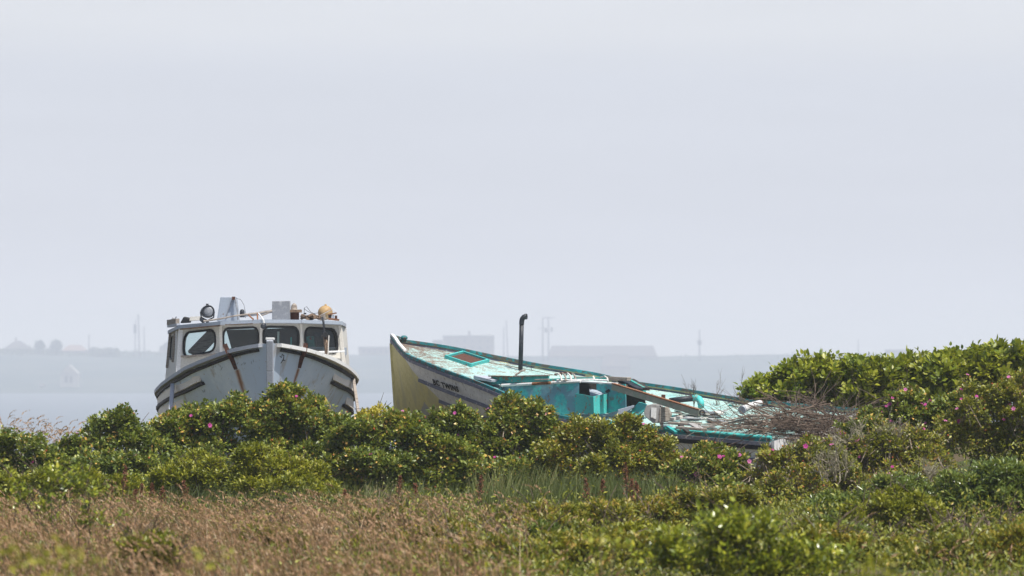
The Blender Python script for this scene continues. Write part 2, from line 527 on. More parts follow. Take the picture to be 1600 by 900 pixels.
# ------------------------------------------------------------------ ground, sea, far shore
def ground_z(x, y):
    z = 0.0
    z += 0.75 * sstep(3.2, 8.5, x) * sstep(38, 50, y)
    z += 0.10 * sstep(-4.5, -7.5, x) * sstep(40, 50, y)
    z -= 32.0 * sstep(66, 420, y)
    return z

gx = np.concatenate([np.linspace(-1150, -60, 12), np.linspace(-50, -14, 10), np.linspace(-12, 12, 41), np.linspace(14, 50, 10), np.linspace(60, 1150, 12)])
gy = np.concatenate([np.linspace(-55, 8, 8), np.linspace(10, 72, 63), np.linspace(76, 470, 40)])
b = MB()
b.grid([[(x, y, ground_z(x, y) + (.05 * mnoise.noise(Vector((x * .8, y * .8, 0))) if 10 < y < 75 and abs(x) < 14 else 0)) for x in gx] for y in gy], flip=True)
tag(b.build('ground', M['soil'], smooth=True), 'rough meadow soil under the scrub and the two boats', kind='structure')
b = MB()
b.grid([[(x, y, -24.0) for x in np.linspace(-1150, 1150, 20)] for y in np.linspace(300, 2760, 24)], flip=True)
tag(b.build('sea', M['sea']), 'grey water of the cove fading in haze', kind='structure')

FS = 3400.0 / 1750.0            # the far shore lies well across the cove
FAR = 1750.0 * FS
CREST = [(-400, 545), (0, 545), (140, 547), (250, 550), (420, 552), (560, 555), (700, 556), (860, 556), (1030, 557), (1260, 554), (1500, 552), (2000, 550)]
def far_z(x, y):
    px = 800 + x * F / FAR
    top = EYE - (interp(px, CREST) - HY) * FAR / F
    t = min(1, max(0, (y - 2640) / (FAR - 2640))) ** 1.25
    z = -24.4 + (top + 24.4) * t
    if y > FAR:
        z = top - (y - FAR) * .012
    return z + (1.6 * mnoise.noise(Vector((x * .006, y * .005, 3))) + .7 * mnoise.noise(Vector((x * .03, y * .015, 8)))) * sstep(2640, 2900, y)
b = MB()
b.grid([[(x, y, far_z(x, y)) for x in np.linspace(-1150, 1150, 180)] for y in list(np.linspace(2620, FAR, 60)) + list(np.linspace(FAR + 60, 5300, 14))], flip=True)
tag(b.build('far_shore', M['far'], smooth=True), 'low far shore of fields rising from the cove', kind='structure')

def fp(px, py, D=FAR): return P(px, py, D)

def house(name, label, px0, px1, yeave, yridge, ybase, D, ridge_x=True, wall='farshingle', roof='farroof', depth=9, wins=(), chimney=None, hip=0, cat='house'):
    """a far house: its walls down into the slope, a pitched or flat roof, windows facing the water"""
    D *= FS; depth *= FS; k = FS
    p0, p1 = P(px0, ybase, D), P(px1, ybase, D)
    x0, x1 = p0.x, p1.x
    ze, zr, zb = P(0, yeave, D).z, P(0, yridge, D).z, p0.z - 8
    t = thing(name, label, cat, ((x0 + x1) / 2, D, zb))
    w = MB(); w.box(((x0 + x1) / 2, D + depth / 2, (zb + ze) / 2), (x1 - x0, depth, ze - zb))
    r_ = MB(); ov = .35
    if ridge_x:
        hx = (x1 - x0) * hip
        vs = [(x0 - ov, D - ov, ze), (x1 + ov, D - ov, ze), (x1 + ov, D + depth + ov, ze), (x0 - ov, D + depth + ov, ze), (x0 - ov + hx, D + depth / 2, zr), (x1 + ov - hx, D + depth / 2, zr)]
        r_.add(vs, [(0, 1, 5, 4), (2, 3, 4, 5), (3, 0, 4), (1, 2, 5), (3, 2, 1, 0)])
    else:
        xm = (x0 + x1) / 2
        vs = [(x0 - ov, D - ov, ze), (xm, D - ov, zr), (x1 + ov, D - ov, ze), (x0 - ov, D + depth, ze), (xm, D + depth, zr), (x1 + ov, D + depth, ze)]
        r_.add(vs, [(0, 3, 4, 1), (1, 4, 5, 2), (0, 1, 2), (5, 4, 3), (0, 2, 5, 3)])
        w.add([(x0, D, ze), (x1, D, ze), (xm, D, zr - .3)], [(0, 1, 2)])
    w.build('wall', M[wall], t)
    ro = r_.build('roof', M[roof], t)
    if chimney:
        c = MB(); cp = P(chimney[0], chimney[1], D + depth / 2)
        c.box((cp.x, D + depth / 2, (cp.z + zr - 1) / 2), (chimney[2] * D / F, 1.0, cp.z - zr + 1))
        c.build('chimney', M['farshingle'], ro)
    for (a, bb, c0, d0) in wins:
        q = MB(); A = P(a, d0, D); B = P(bb, c0, D)
        q.box(((A.x + B.x) / 2, D - .06, (A.z + B.z) / 2), (B.x - A.x, .1, B.z - A.z))
        q.build('window', M['farwin'], t)
    return t

house('house', 'dim hip-roofed house on the far crest at the far left edge', 4, 46, 546, 532, 556, 1730, hip=.42, depth=14, chimney=(25, 527, 2.5))
house('house', 'low red-roofed building beside the round tree on the far crest', 96, 133, 548, 539, 556, 1715, hip=.25, roof='farred', depth=12)
house('house', 'small pale gabled house low on the far slope left of the white boat', 94, 121, 584, 570, 612, 1430, ridge_x=False, wall='farwall', roof='farwall', wins=((101, 106, 588, 598), (109, 113, 588, 598)))
house('shed', 'tiny white shed low on the far slope below the gabled house', 61, 69, 603, 600, 609, 1430, wall='farwall', cat='shed', depth=4)
house('house', 'dim gabled house on the crest just left of the white boat', 249, 275, 543, 533, 560, 1740, ridge_x=False, depth=10)
house('warehouse', 'long low warehouse on the far shore behind the white boat and ochre bow', 560, 640, 543, 541.5, 562, 1760, cat='warehouse', depth=16, wins=tuple((566 + 9 * i, 570 + 9 * i, 547, 551) for i in range(7)))
house('fish_plant', 'tall flat-topped block with a roof stack beyond the teal boat', 692, 772, 526, 523.5, 562, 1745, cat='building', depth=18, chimney=(733, 517, 4), wins=tuple((700 + 12 * i, 704 + 12 * i, yy, yy + 4) for i in range(6) for yy in (531, 541)) + ((752, 762, 547, 556),))
house('house', 'lower wing against the left of the tall flat-topped block', 676, 691, 533, 531, 562, 1770, cat='building', depth=10)
house('barn', 'very long dark barn roof on the far shore right of the exhaust pipe', 857, 1027, 557, 540, 566, 1720, hip=.035, cat='barn', depth=20, wins=((880, 890, 559, 565), (920, 926, 559, 563), (1000, 1006, 559, 563)))
house('house', 'lower house standing in front of the long dark barn', 940, 985, 573, 553, 585, 1560, hip=.1, roof='farroof', wall='farshingle', depth=10)
house('cabin', 'small flat block on the far crest above the knotweed thicket', 1386, 1424, 547, 546, 560, 1760, cat='building', depth=10)

def pole(label, px, ytop, ybase, D, lean=0, arms=(), can=None, r=.22):
    D *= FS; r *= FS
    a = P(px, ybase + 8, D); q = P(px + lean, ytop, D)
    t = thing('utility_pole', label, 'utility pole', a)
    s = MB(); s.tube([a, q], [r * 1.25, r * .8], 6); s.build('pole', M['farpole'], t)
    for (y, w0, w1) in arms:
        s = MB(); k = (y - ybase) / (ytop - ybase); cx = px + lean * k
        s.beam(P(cx - w0, y, D - .3), P(cx + w1, y, D - .3), .45, .55); s.build('crossarm', M['farpole'], t)
    if can:
        s = MB(); c = P(px + can[0], can[1], D - .5)
        s.tube([c - Vector((0, 0, can[3] * D / F / 2)), c + Vector((0, 0, can[3] * D / F / 2))], can[2] * D / F / 2, 8); s.build('transformer', M['farpole'], t)

pole('short pole by itself on the far left crest', 139, 523, 548, 1700, 0, ((526, 2, 2),))
pole('thick dark pole with a swollen top left of the pole pair', 211, 499, 552, 1690, 1, (), (0, 514, 4.5, 14))
pole('tallest thin pole of the cluster left of the white boat', 218, 491, 552, 1690, -2, ((495, 2, 2),), r=.3)
pole('shortest pole of the cluster left of the white boat', 226, 510, 553, 1690, -1)
pole('short leaning pole left of the exhaust pipe', 787, 511, 562, 1690, 0)
pole('tall leaning pole just left of the exhaust pipe', 794, 501, 562, 1690, -3, ((503, 1.5, 1.5),))
pole('left pole of the cross-armed pair right of the exhaust pipe', 848, 496, 560, 1680, 0, ((513, 7, 7),), (5, 516, 4, 7), r=.3)
pole('right pole of the cross-armed pair with the long top arm', 857, 495, 560, 1680, 0, ((496.5, 10, 10),), (5, 515, 3, 7), r=.3)
pole('lone pole with a round transformer on the right of the far shore', 1093, 515, 556, 1690, 0, ((533, 5, 5),), (0, 536, 6, 6), r=.26)
pole('faint lone pole above the knotweed thicket', 1341, 530, 556, 1720, 0, (), r=.2)

# ------------------------------------------------------------------ leaves (numpy)
def unit(a):
    return a / np.maximum(np.linalg.norm(a, axis=1, keepdims=True), 1e-9)

def leaf_mesh(name, p, d, n, L, asp, tint, m, big=False, fold=.22, droop=.12):
    """leaves at p growing along d, facing n, length L; two or four folded faces each"""
    N = len(p)
    d = unit(d)
    w = unit(np.cross(n, d)); n = np.cross(d, w)
    L = L[:, None]; W = L * asp * .5
    if not big:
        v = np.stack([p, p + d * L * .48 + w * W + n * W * fold, p + d * L - n * L * droop, p + d * L * .48 - w * W + n * W * fold], 1)
        fi = np.array([[0, 1, 2], [0, 2, 3]])
        k = 4
    else:
        v = np.stack([p, p + d * L * .25 + w * W * .85 + n * W * fold, p + d * L * .6 + w * W * .8 + n * (W * fold - L * droop * .4), p + d * L - n * L * droop,
                      p + d * L * .6 - w * W * .8 + n * (W * fold - L * droop * .4), p + d * L * .25 - w * W * .85 + n * W * fold, p + d * L * .45 - n * L * droop * .25], 1)
        fi = np.array([[0, 1, 6], [1, 2, 6], [2, 3, 6], [6, 3, 4], [6, 4, 5], [0, 6, 5]])
        k = 7
    v = v.reshape(-1, 3)
    f = (fi[None] + (np.arange(N) * k)[:, None, None]).reshape(-1, 3)
    me = bpy.data.meshes.new(name)
    me.vertices.add(len(v)); me.vertices.foreach_set('co', v.astype(np.float32).ravel())
    me.loops.add(len(f) * 3); me.loops.foreach_set('vertex_index', f.astype(np.int32).ravel())
    me.polygons.add(len(f)); me.polygons.foreach_set('loop_start', np.arange(0, len(f) * 3, 3, dtype=np.int32))
    try: me.polygons.foreach_set('loop_total', np.full(len(f), 3, dtype=np.int32))
    except Exception: pass
    at = me.attributes.new('tint', 'FLOAT', 'POINT')
    at.data.foreach_set('value', np.repeat(tint, k).astype(np.float32))
    me.materials.append(m)
    me.update(calc_edges=True); me.validate()
    return me

def link(me, name, parent=None, kind=None):
    o = bpy.data.objects.new(name, me); COL.objects.link(o)
    if parent is not None: adopt(o, parent)
    if kind: o['kind'] = kind
    return o

def lump(p, s):
    """cheap smooth pseudo noise in -1..1 for many points"""
    x, y, z = p[:, 0] * s, p[:, 1] * s, p[:, 2] * s
    return (np.sin(x * 1.7 + 2.1 * np.sin(y * 1.3 + z)) + np.sin(y * 1.9 + 1.7 * np.sin(z * 1.5 - x)) + np.sin(z * 2.3 + 1.9 * np.sin(x * 1.1 + y))) / 3

def shoots_on(lobes, n, up=.35, rough=.27):
    """points over the outside of overlapping ellipsoids, with the outward direction there"""
    lob = np.array(lobes)
    wgt = (lob[:, 3] * lob[:, 5]) ** .9
    idx = RNG.choice(len(lob), n, p=wgt / wgt.sum())
    q = unit(RNG.normal(size=(n, 3)) + np.array([0, -.35, up]))
    q[:, 2] = np.where(q[:, 2] < -.55, -q[:, 2] * .6, q[:, 2])
    rad = 1 + RNG.normal(0, .06, n) - np.abs(RNG.normal(0, .17, n))
    c, s = lob[idx, :3], lob[idx, 3:]
    p = c + q * s * rad[:, None]
    p += q * s * (lump(p, 5.5) * rough)[:, None]
    keep = np.ones(n, bool)
    for k in range(len(lob)):
        r_ = np.linalg.norm((p - lob[k, :3]) / lob[k, 3:], axis=1)
        keep &= ~((r_ < .62) & (idx != k))
    out = unit(q / s)
    return p[keep], out[keep]

STYLE = dict(
    rose=dict(mat='rose', L=.055, asp=.66, per=12, r=.075, up=.55, tint=(.45, .27), stem='bark'),
    olive=dict(mat='rose_olive', L=.05, asp=.62, per=10, r=.07, up=.6, tint=(.45, .26), stem='greytwig'),
    lime=dict(mat='lime', L=.058, asp=.42, per=10, r=.05, up=.9, tint=(.5, .22), stem='bark'),
    yellow=dict(mat='yellow', L=.05, asp=.45, per=10, r=.06, up=.9, tint=(.5, .25), stem='bark'),
    bay=dict(mat='bay', L=.075, asp=.36, per=9, r=.05, up=1.0, tint=(.5, .22), stem='bark'),
    heath=dict(mat='heath', L=.056, asp=.42, per=9, r=.06, up=1.0, tint=(.48, .22), stem='greytwig'),
    broad=dict(mat='broad', L=.068, asp=.6, per=7, r=.09, up=.7, tint=(.45, .22), stem='bark'),
    knot=dict(mat='knot', L=.092, asp=.72, per=8, r=.12, up=.6, tint=(.58, .22), stem='bark'),
)

petal_meshes = []
for k in range(3):
    b = MB()
    for j in range(5):
        a = 2 * math.pi * j / 5
        d = Vector((math.cos(a), math.sin(a), .25)); s_ = Vector((-math.sin(a), math.cos(a), 0))
        o = b.add([Vector((0, 0, 0)), d * .028 + s_ * .026 + Vector((0, 0, .01)), d * .05 + s_ * .012, d * .05 - s_ * .012, d * .028 - s_ * .026 + Vector((0, 0, .01))], [(0, 1, 2), (0, 2, 3), (0, 3, 4)])
    b.tube([(0, 0, -.004), (0, 0, .014)], .009, 5)
    ob = b.build('flower', M['petal'])
    me = ob.data
    bpy.data.objects.remove(ob)
    at = me.attributes.new('tint', 'FLOAT', 'POINT')
    at.data.foreach_set('value', np.full(len(me.vertices), (.15, .5, .9)[k], dtype=np.float32))
    petal_meshes.append(me)

def leaf_objects(parent, p, d, n, L, asp, tint, m, name='leaf'):
    """single leaves, each an object; they share a few meshes"""
    var = []
    for t in (.2, .45, .65, .9):
        var.append(leaf_mesh('leaf', np.zeros((1, 3)), np.array([[1., 0, 0]]), np.array([[0., 0, 1]]), np.ones(1), asp, np.full(1, t), m, big=True))
    base = wloc(parent)
    for i in range(len(p)):
        X_ = Vector(d[i]).normalized(); Z_ = Vector(n[i]); Y_ = Z_.cross(X_)
        if Y_.length < 1e-3: continue
        Y_.normalize(); Z_ = X_.cross(Y_)
        mt = Matrix((X_, Y_, Z_)).transposed().to_4x4()
        l = float(L[i])
        ob = bpy.data.objects.new(name, var[min(3, int(max(0, tint[i]) * 4))])
        ob.parent = parent
        ob.matrix_local = Matrix.Translation(Vector(p[i]) - base) @ mt @ Matrix.Diagonal((l, l, l, 1))
        COL.objects.link(ob)

def bush(name, label, cat, style, D, lobes_px, base_y, n, flowers=0, hips=0, group=None, bare=0, singles=0, spread=1.0, stems=7, sizek=1.0, floor=None, stem_r=1.0, clumps=8, sprays=0, spray_len=.35):
    """a shrub: lobes given as seen (px, py, rx, ry[, depth offset]) at depth D"""
    st = STYLE[style]
    lob = []
    for l in lobes_px:
        dd = D + (l[4] if len(l) > 4 else 0)
        c = P(l[0], l[1], dd)
        rx, rz = l[2] * dd / F, l[3] * dd / F
        lob.append((c.x, c.y, c.z, rx, max(.3, .8 * (rx + rz) / 2) * spread, rz))
    la = np.array(lob)
    if clumps:
        # each lobe carries smaller clumps with hollows between them
        sub = []
        for l in lob:
            sub.append([l[0], l[1], l[2], l[3] * .84, l[4] * .84, l[5] * .84])
            for k_ in range(clumps):
                dv = Vector((random.gauss(0, 1), random.gauss(-.45, .8), random.gauss(.35, .8))).normalized()
                r_ = random.uniform(.26, .46)
                sub.append([l[0] + dv.x * l[3] * (1 - r_ * .72), l[1] + dv.y * l[4] * (1 - r_ * .72), l[2] + dv.z * l[5] * (1 - r_ * .72), (l[3] + l[5]) / 2 * r_ * 1.15, (l[3] + l[5]) / 2 * r_, (l[3] + l[5]) / 2 * r_ * .9])
        lob = sub
    cx = float(np.average(la[:, 0], weights=la[:, 3]))
    cy = float(np.average(la[:, 1], weights=la[:, 3]))
    gz = ground_z(cx, cy) if floor is None else floor
    t = thing(name, label, cat, (cx, cy, gz), group)
    p0, out = shoots_on(lob, int(n * .95))
    # leafy interior, a layer further in
    p1, o1 = shoots_on([(l[0], l[1], l[2], l[3] * .8, l[4] * .8, l[5] * .8) for l in lob], int(n * .30))
    p0, out = np.concatenate([p0, p1]), np.concatenate([out, o1])
    if sprays:
        # arching shoots that stand out of the outline, leaves alternating along them
        sb, so = shoots_on(lob, sprays * 2, up=.9)
        pick = np.argsort(-(so[:, 2] - .35 * so[:, 1] + RNG.normal(0, .35, len(so))))[:sprays]
        tw = MB()
        for i in pick:
            d0 = Vector(so[i]) * .6 + Vector((random.gauss(0, .35), random.gauss(-.1, .25), .8)); d0.normalize()
            ln = random.uniform(.5, 1.0) * spray_len; q = Vector(sb[i]) - d0 * ln * .35
            pts = [q + d0 * ln * k_ + Vector((d0.x * .3, d0.y * .3, -.28)) * ln * k_ * k_ for k_ in (0, .25, .5, .75, 1)]
            tw.tube(pts, [.006, .005, .004, .003, .002], 4, caps=False)
            extra = [pts[j].lerp(pts[j + 1], t_) for j in range(1, 4) for t_ in (.2, .7)] + [pts[4]]
            p0 = np.concatenate([p0, np.array([tuple(e) for e in extra])])
            out = np.concatenate([out, np.array([tuple((d0 + Vector((random.gauss(0, .7), random.gauss(0, .7), -.1))).normalized()) for e in extra])])
        ob = tw.build('shoots', M[st['stem']], t); ob['kind'] = 'stuff'
    # shoots: a few leaves in a whorl about a short twig tip
    ns, per = len(p0), st['per']
    ax = unit(out + np.array([0, 0, st['up']]) + RNG.normal(0, .28, (ns, 3)))
    rep = np.repeat(np.arange(ns), per)
    N = len(rep)
    ang = RNG.uniform(0, 2 * np.pi, N)
    a = unit(np.cross(ax, np.array([.31, .2, .93]))); bb = np.cross(ax, a)
    rad = a[rep] * np.cos(ang)[:, None] + bb[rep] * np.sin(ang)[:, None]
    hgt = RNG.uniform(-1.1, .35, N)
    open_ = RNG.uniform(.2, 1.0, N)
    pos = p0[rep] + ax[rep] * (hgt * st['r'])[:, None] + rad * (st['r'] * open_ * .75)[:, None]
    d = unit(rad * open_[:, None] + ax[rep] * (.75 + .25 * hgt)[:, None] + RNG.normal(0, .25, (N, 3)))
    nrm = unit(ax[rep] * 1.0 - rad * .45 + np.array([0, -.15, .4]) + RNG.normal(0, .30, (N, 3)))
    L = st['L'] * sizek * RNG.uniform(.6, 1.25, N)
    tint = st['tint'][0] + st['tint'][1] * RNG.normal(0, .75, N) + (RNG.normal(0, .17, ns))[rep] + .16 * lump(pos, 2.3)
    hot = RNG.random(N) < .03
    tint = np.clip(np.where(hot, tint + .45, tint), 0, 1)
    big = style in ('knot', 'broad')
    first = np.zeros(N, bool)
    if singles:
        # the leaves nearest the viewer, each an object of its own
        near = np.argsort(pos[:, 1] - pos[:, 2] * .5 + RNG.normal(0, .25, N))[:singles * 3]
        first[RNG.choice(near, singles, replace=False)] = True
        leaf_objects(t, pos[first], d[first], nrm[first], L[first] * 1.1, st['asp'], tint[first], M[st['mat']])
    g = ~first
    me = leaf_mesh('foliage', pos[g] - np.array(WORLDLOC[t.name]), d[g], nrm[g], L[g], st['asp'], tint[g], M[st['mat']], big)
    o = bpy.data.objects.new('foliage', me); COL.objects.link(o); o.parent = t; o['kind'] = 'stuff'
    # branches
    for k in range(stems):
        l = tuple(la[k % len(la)])
        r0 = Vector((cx + (l[0] - cx) * .55 + random.uniform(-.15, .15), cy + random.uniform(-.2, .2), gz - .05))
        r2 = Vector((l[0] + random.uniform(-.4, .4) * l[3], l[1] + random.uniform(-.6, .1) * l[4], l[2] + random.uniform(.1, .7) * l[5]))
        r1 = (r0 + r2) / 2 + Vector((random.uniform(-.12, .12), random.uniform(-.1, .1), random.uniform(0, .15)))
        s = MB(); s.tube([r0, r0.lerp(r1, .6), r1, r1.lerp(r2, .6), r2], [.016 * stem_r, .013 * stem_r, .011 * stem_r, .008 * stem_r, .004], 5)
        for j in range(5):
            q0 = r1.lerp(r2, random.uniform(0, 1)); q1 = q0 + Vector((random.uniform(-.3, .3), random.uniform(-.25, .2), random.uniform(.05, .35)))
            s.tube([q0, q0.lerp(q1, .5) + Vector((0, 0, .03)), q1], [.006, .005, .003], 4)
        s.build('branch', M[st['stem']], t)
    if bare:
        s = MB()
        for k in range(bare):
            i = random.randrange(len(p0)); q = Vector(p0[i]); o2 = Vector(ax[i])
            q0 = q - o2 * random.uniform(.2, .45); q1 = q + o2 * random.uniform(.0, .1)
            s.tube([q0, q0.lerp(q1, .5) + Vector((random.uniform(-.04, .04), 0, .02)), q1 + Vector((random.uniform(-.05, .05), 0, 0))], [.008, .006, .003], 4)
        ob = s.build('dead_twigs', M['deadtwig'], t); ob['kind'] = 'stuff'
    if flowers:
        front = np.argsort(p0[:, 1] - .6 * p0[:, 2] + RNG.normal(0, .3, ns))[:max(flowers * 6, ns // 3)]
        for i in RNG.choice(front, flowers, replace=False):
            add_flower(t, Vector(p0[i]) + Vector(ax[i]) * .06 + Vector((0, -.03, .02)), Vector(ax[i]))
    if hips:
        hp = RNG.choice(ns, hips)
        pp = p0[hp] + ax[hp] * .05
        hm = MB()
        for q in pp:
            hm.sphere(q, random.uniform(.009, .014), 5, 4)
        ho = hm.build('rose_hips', M['hip'], t); ho['kind'] = 'stuff'
        at = ho.data.attributes.new('tint', 'FLOAT', 'POINT')
        at.data.foreach_set('value', np.repeat(RNG.random(len(pp)), len(ho.data.vertices) // len(pp)).astype(np.float32))
    return t

def add_flower(t, pos, ax, s=1.0):
    ob = bpy.data.objects.new('flower', random.choice(petal_meshes))
    ob.parent = t
    dirv = (ax + Vector((random.uniform(-.4, .4), -.8, .2))).normalized()
    k = s * random.uniform(.38, .72)
    ob.matrix_local = Matrix.Translation(pos - wloc(t)) @ dirv.to_track_quat('Z', 'Y').to_matrix().to_4x4() @ Matrix.Rotation(random.uniform(0, 6), 4, 'Z') @ Matrix.Diagonal((k, k, k, 1))
    COL.objects.link(ob)

# ------------------------------------------------------------------ hull builder
class Boat:
    """stem at (x0,y0); 'aft' runs from the bow, 'out' to the side called +1; sheer heights are read off the photograph"""
    def __init__(s, x0, y0, aft, beam, sheer_neg, sheer_pos, keel, flare, rake, length, tail):
        s.o = Vector((x0, y0, 0)); s.aft = Vector((*aft, 0)).normalized()
        s.out = Vector((s.aft.y, -s.aft.x, 0))
        s.beam, s.sn, s.sp, s.keel, s.flare, s.rake, s.len = beam, sheer_neg, sheer_pos, keel, flare, rake, length
        s.tail = tail
        s.zc = {-1: [], 1: []}
        for sg in (-1, 1):
            tab = sheer_neg if sg < 0 else sheer_pos
            u, last, us, zs = 0.0, None, [], []
            while u <= length + 1e-6:
                p = s.o + s.aft * u + s.out * (sg * interp(u, beam))
                px = 800 + p.x * F / p.y
                xs = [q[0] for q in tab]
                lo, hi = min(xs), max(xs)
                moving = last is None or (px - last) * (tab[-1][0] - tab[0][0]) > 0
                if lo - .5 <= px <= hi + .5 and moving:
                    tt = sorted(tab)
                    z = EYE - (interp(px, tt) - HY) * p.y / F
                else:
                    z = zs[-1] + tail * .1 if zs else EYE - (tab[0][1] - HY) * p.y / F
                last = px
                us.append(u); zs.append(z); u += .1
            zz = np.array(zs)
            for _ in range(2):
                zz[1:-1] = (zz[:-2] + 2 * zz[1:-1] + zz[2:]) / 4
            s.zc[sg] = (us, zz)
    def b(s, u): return interp(u, s.beam)
    def z(s, u, sg): return float(np.interp(u, s.zc[sg][0], s.zc[sg][1]))
    def sheer(s, u, sg):
        p = s.o + s.aft * u + s.out * (sg * s.b(u)); p.z = s.z(u, sg); return p
    def skin(s, u, sg, d, proud=0.0):
        """point on the topsides, d metres below the sheer"""
        zt = s.z(u, sg); zk = interp(u, s.keel)
        D = max(.3, (s.z(u, 1) + s.z(u, -1)) / 2 - zk)
        t = min(1.0, d / D)
        p_ = interp(u, s.flare)
        hb = s.b(u) * (1 - t ** p_) + proud
        sh = s.rake * t * math.exp(-u * 1.0)
        p = s.o + s.aft * (u + sh) + s.out * (sg * hb)
        p.z = zt + (zk - zt) * t
        return p
    def depth(s, u): return max(.3, (s.z(u, 1) + s.z(u, -1)) / 2 - interp(u, s.keel))
    def deck(s, u, k, drop=.05, camber=.05):
        """k -1..1 across"""
        bb = s.b(u)
        p = s.o + s.aft * u + s.out * (k * bb)
        p.z = s.z(u, -1) * (1 - k) / 2 + s.z(u, 1) * (1 + k) / 2 - drop + camber * (1 - k * k) * min(1, bb)
        return p
    def hull_mesh(s, name, mat_, parent, us, nt=12):
        m_ = MB(); uv = []
        for sg in (-1, 1):
            rows = []
            for u in us:
                row = []
                for j in range(nt + 1):
                    d = s.depth(u) * (j / nt) ** 1.2
                    row.append(s.skin(u, sg, d)); uv.append((u * sg, d))
                rows.append(row)
            m_.grid(rows, flip=(sg < 0))
        ul = us[-1]
        a = [s.skin(ul, -1, s.depth(ul) * (j / nt) ** 1.2) for j in range(nt + 1)]
        c = [s.skin(ul, 1, s.depth(ul) * (j / nt) ** 1.2) for j in range(nt, -1, -1)]
        m_.add(a + c, [tuple(range(2 * nt + 2))])
        uv += [(9, .3)] * (2 * nt + 2)
        return m_.build(name, mat_, parent, smooth=True, uvs=uv)
    def rail(s, m_, u0, u1, sg, d, w, h, proud, n=30, taper=False):
        us = np.linspace(u0, u1, n)
        pts = [s.skin(u, sg, d, proud) for u in us]
        outs = [s.out * sg + s.aft * (-.45 * math.exp(-u * .8)) for u in us]
        m_.sweep(pts, outs, w, h)

def ring_hole(hole, rad, n=4):
    u0, u1, v0, v1, ru, rv = *hole, rad[0], rad[1]
    out = []
    for cu, cv, a0 in ((u0 + ru, v0 + rv, 180), (u1 - ru, v0 + rv, 270), (u1 - ru, v1 - rv, 0), (u0 + ru, v1 - rv, 90)):
        for k in range(n):
            a = R(a0 + 90 * k / (n - 1)); out.append((cu + ru * math.cos(a), cv + rv * math.sin(a)))
    return out

def wall_with_window(m_, bl, br, tr_, tl, hole, rad=(.12, .18), thick=.04, nrm=None):
    """a wall facet with a round-cornered opening; returns the loop of the opening at the outer face"""
    bl, br, tr_, tl = map(Vector, (bl, br, tr_, tl))
    if nrm is None: nrm = (br - bl).cross(tl - bl).normalized()
    def at(u, v): return bl * (1 - u) * (1 - v) + br * u * (1 - v) + tr_ * u * v + tl * (1 - u) * v
    lp = ring_hole(hole, rad); n = 4; N = len(lp)
    inn = [at(*q) for q in lp]; cor = [bl, br, tr_, tl]
    vs = inn + cor; vs = vs + [v - nrm * thick for v in vs]
    fs = []; H = N + 4
    for c in range(4):
        for k in range(n - 1):
            i = c * n + k
            fs.append((i, N + c, i + 1)); fs.append((H + i + 1, H + N + c, H + i))
        i = c * n + n - 1; j = ((c + 1) % 4) * n
        c2 = (c + 1) % 4
        fs.append((i, N + c, N + c2, j)); fs.append((H + j, H + N + c2, H + N + c, H + i))
        fs.append((N + c, H + N + c, H + N + c2, N + c2))
    for i in range(N):
        j = (i + 1) % N
        fs.append((i, j, H + j, H + i))
    m_.add(vs, fs)
    return inn, nrm

def window(parent, loop, nrm, name='window', ring=.018, back=.02):
    """rubber gasket with the pane as its child"""
    g_ = MB(); L = [v + nrm * .006 for v in loop]
    L = L + [L[0], L[1]]
    g_.tube(L, ring, 6, caps=False)
    w = g_.build(name, M['rubber'], parent)
    p_ = MB(); q = [v - nrm * back for v in loop]
    p_.add(q, [tuple(range(len(q)))])
    p_.build('pane', M['glass'], w)
    return w

# ------------------------------------------------------------------ the white boat, bows on
WX, WY = (422 - 800) * 56.5 / F, 56.5
aftv = (-.113, .9936)
wb = Boat(WX, WY, aftv,
          [(0, .04), (.25, .34), (.5, .58), (1, .93), (1.5, 1.17), (2, 1.29), (3, 1.47), (4, 1.52), (6, 1.51), (8.5, 1.4)],
          [(422, 536), (400, 539), (380, 543), (360, 548), (340, 555), (320, 563), (300, 571), (285, 580), (270, 590), (258, 599), (250, 607), (244, 616)],
          [(424, 536), (450, 540), (475, 545), (495, 551), (510, 557), (525, 564), (540, 573), (550, 582), (556, 591), (560, 601), (563, 612)],
          [(0, .5), (1, .25), (3, .12), (8.5, .15)],
          [(0, .9), (1, .95), (2, 1.35), (3, 2.4), (4, 3.6), (8.5, 4)], .5, 8.5, -.06)
wt = thing('white_fishing_boat', 'weathered white wooden fishing boat with wheelhouse standing bows on behind the rose bushes', 'boat', (WX - .4, WY + 3.5, .1))
US = [0, .05, .12, .2, .3, .42, .56, .72, .9, 1.1, 1.35, 1.6, 1.9, 2.2, 2.6, 3, 3.5, 4, 4.6, 5.2, 6, 7, 8.5]
wb.hull_mesh('hull', M['whull'], wt, US, 14)
# stem post, standing proud of the planking
m_ = MB()
sp = [wb.o + wb.aft * (.0) + Vector((0, 0, 2.27)), wb.skin(0, 1, .3), wb.skin(0, 1, .7), wb.skin(0, 1, 1.1), wb.skin(0, 1, 1.5)]
sp = [Vector((wb.o.x, wb.o.y - .03, 2.24 - .0))] + [Vector((wb.o.x - .005 * k, wb.o.y - .03 + .10 * k, 2.24 - .45 * k)) for k in (1, 2, 3, 4)]
for i in range(4):
    m_.beam(sp[i], sp[i + 1] - Vector((0, 0, .001)), .10, .16, up=Vector((0, -1, 0)))
m_.build('stem_post', M['caprail'], wt, bevel=.01)
m_ = MB(); m_.box((wb.o.x, wb.o.y + .02, 2.25), (.125, .2, .035)); m_.build('stem_cap', M['white'], wt, bevel=.008)
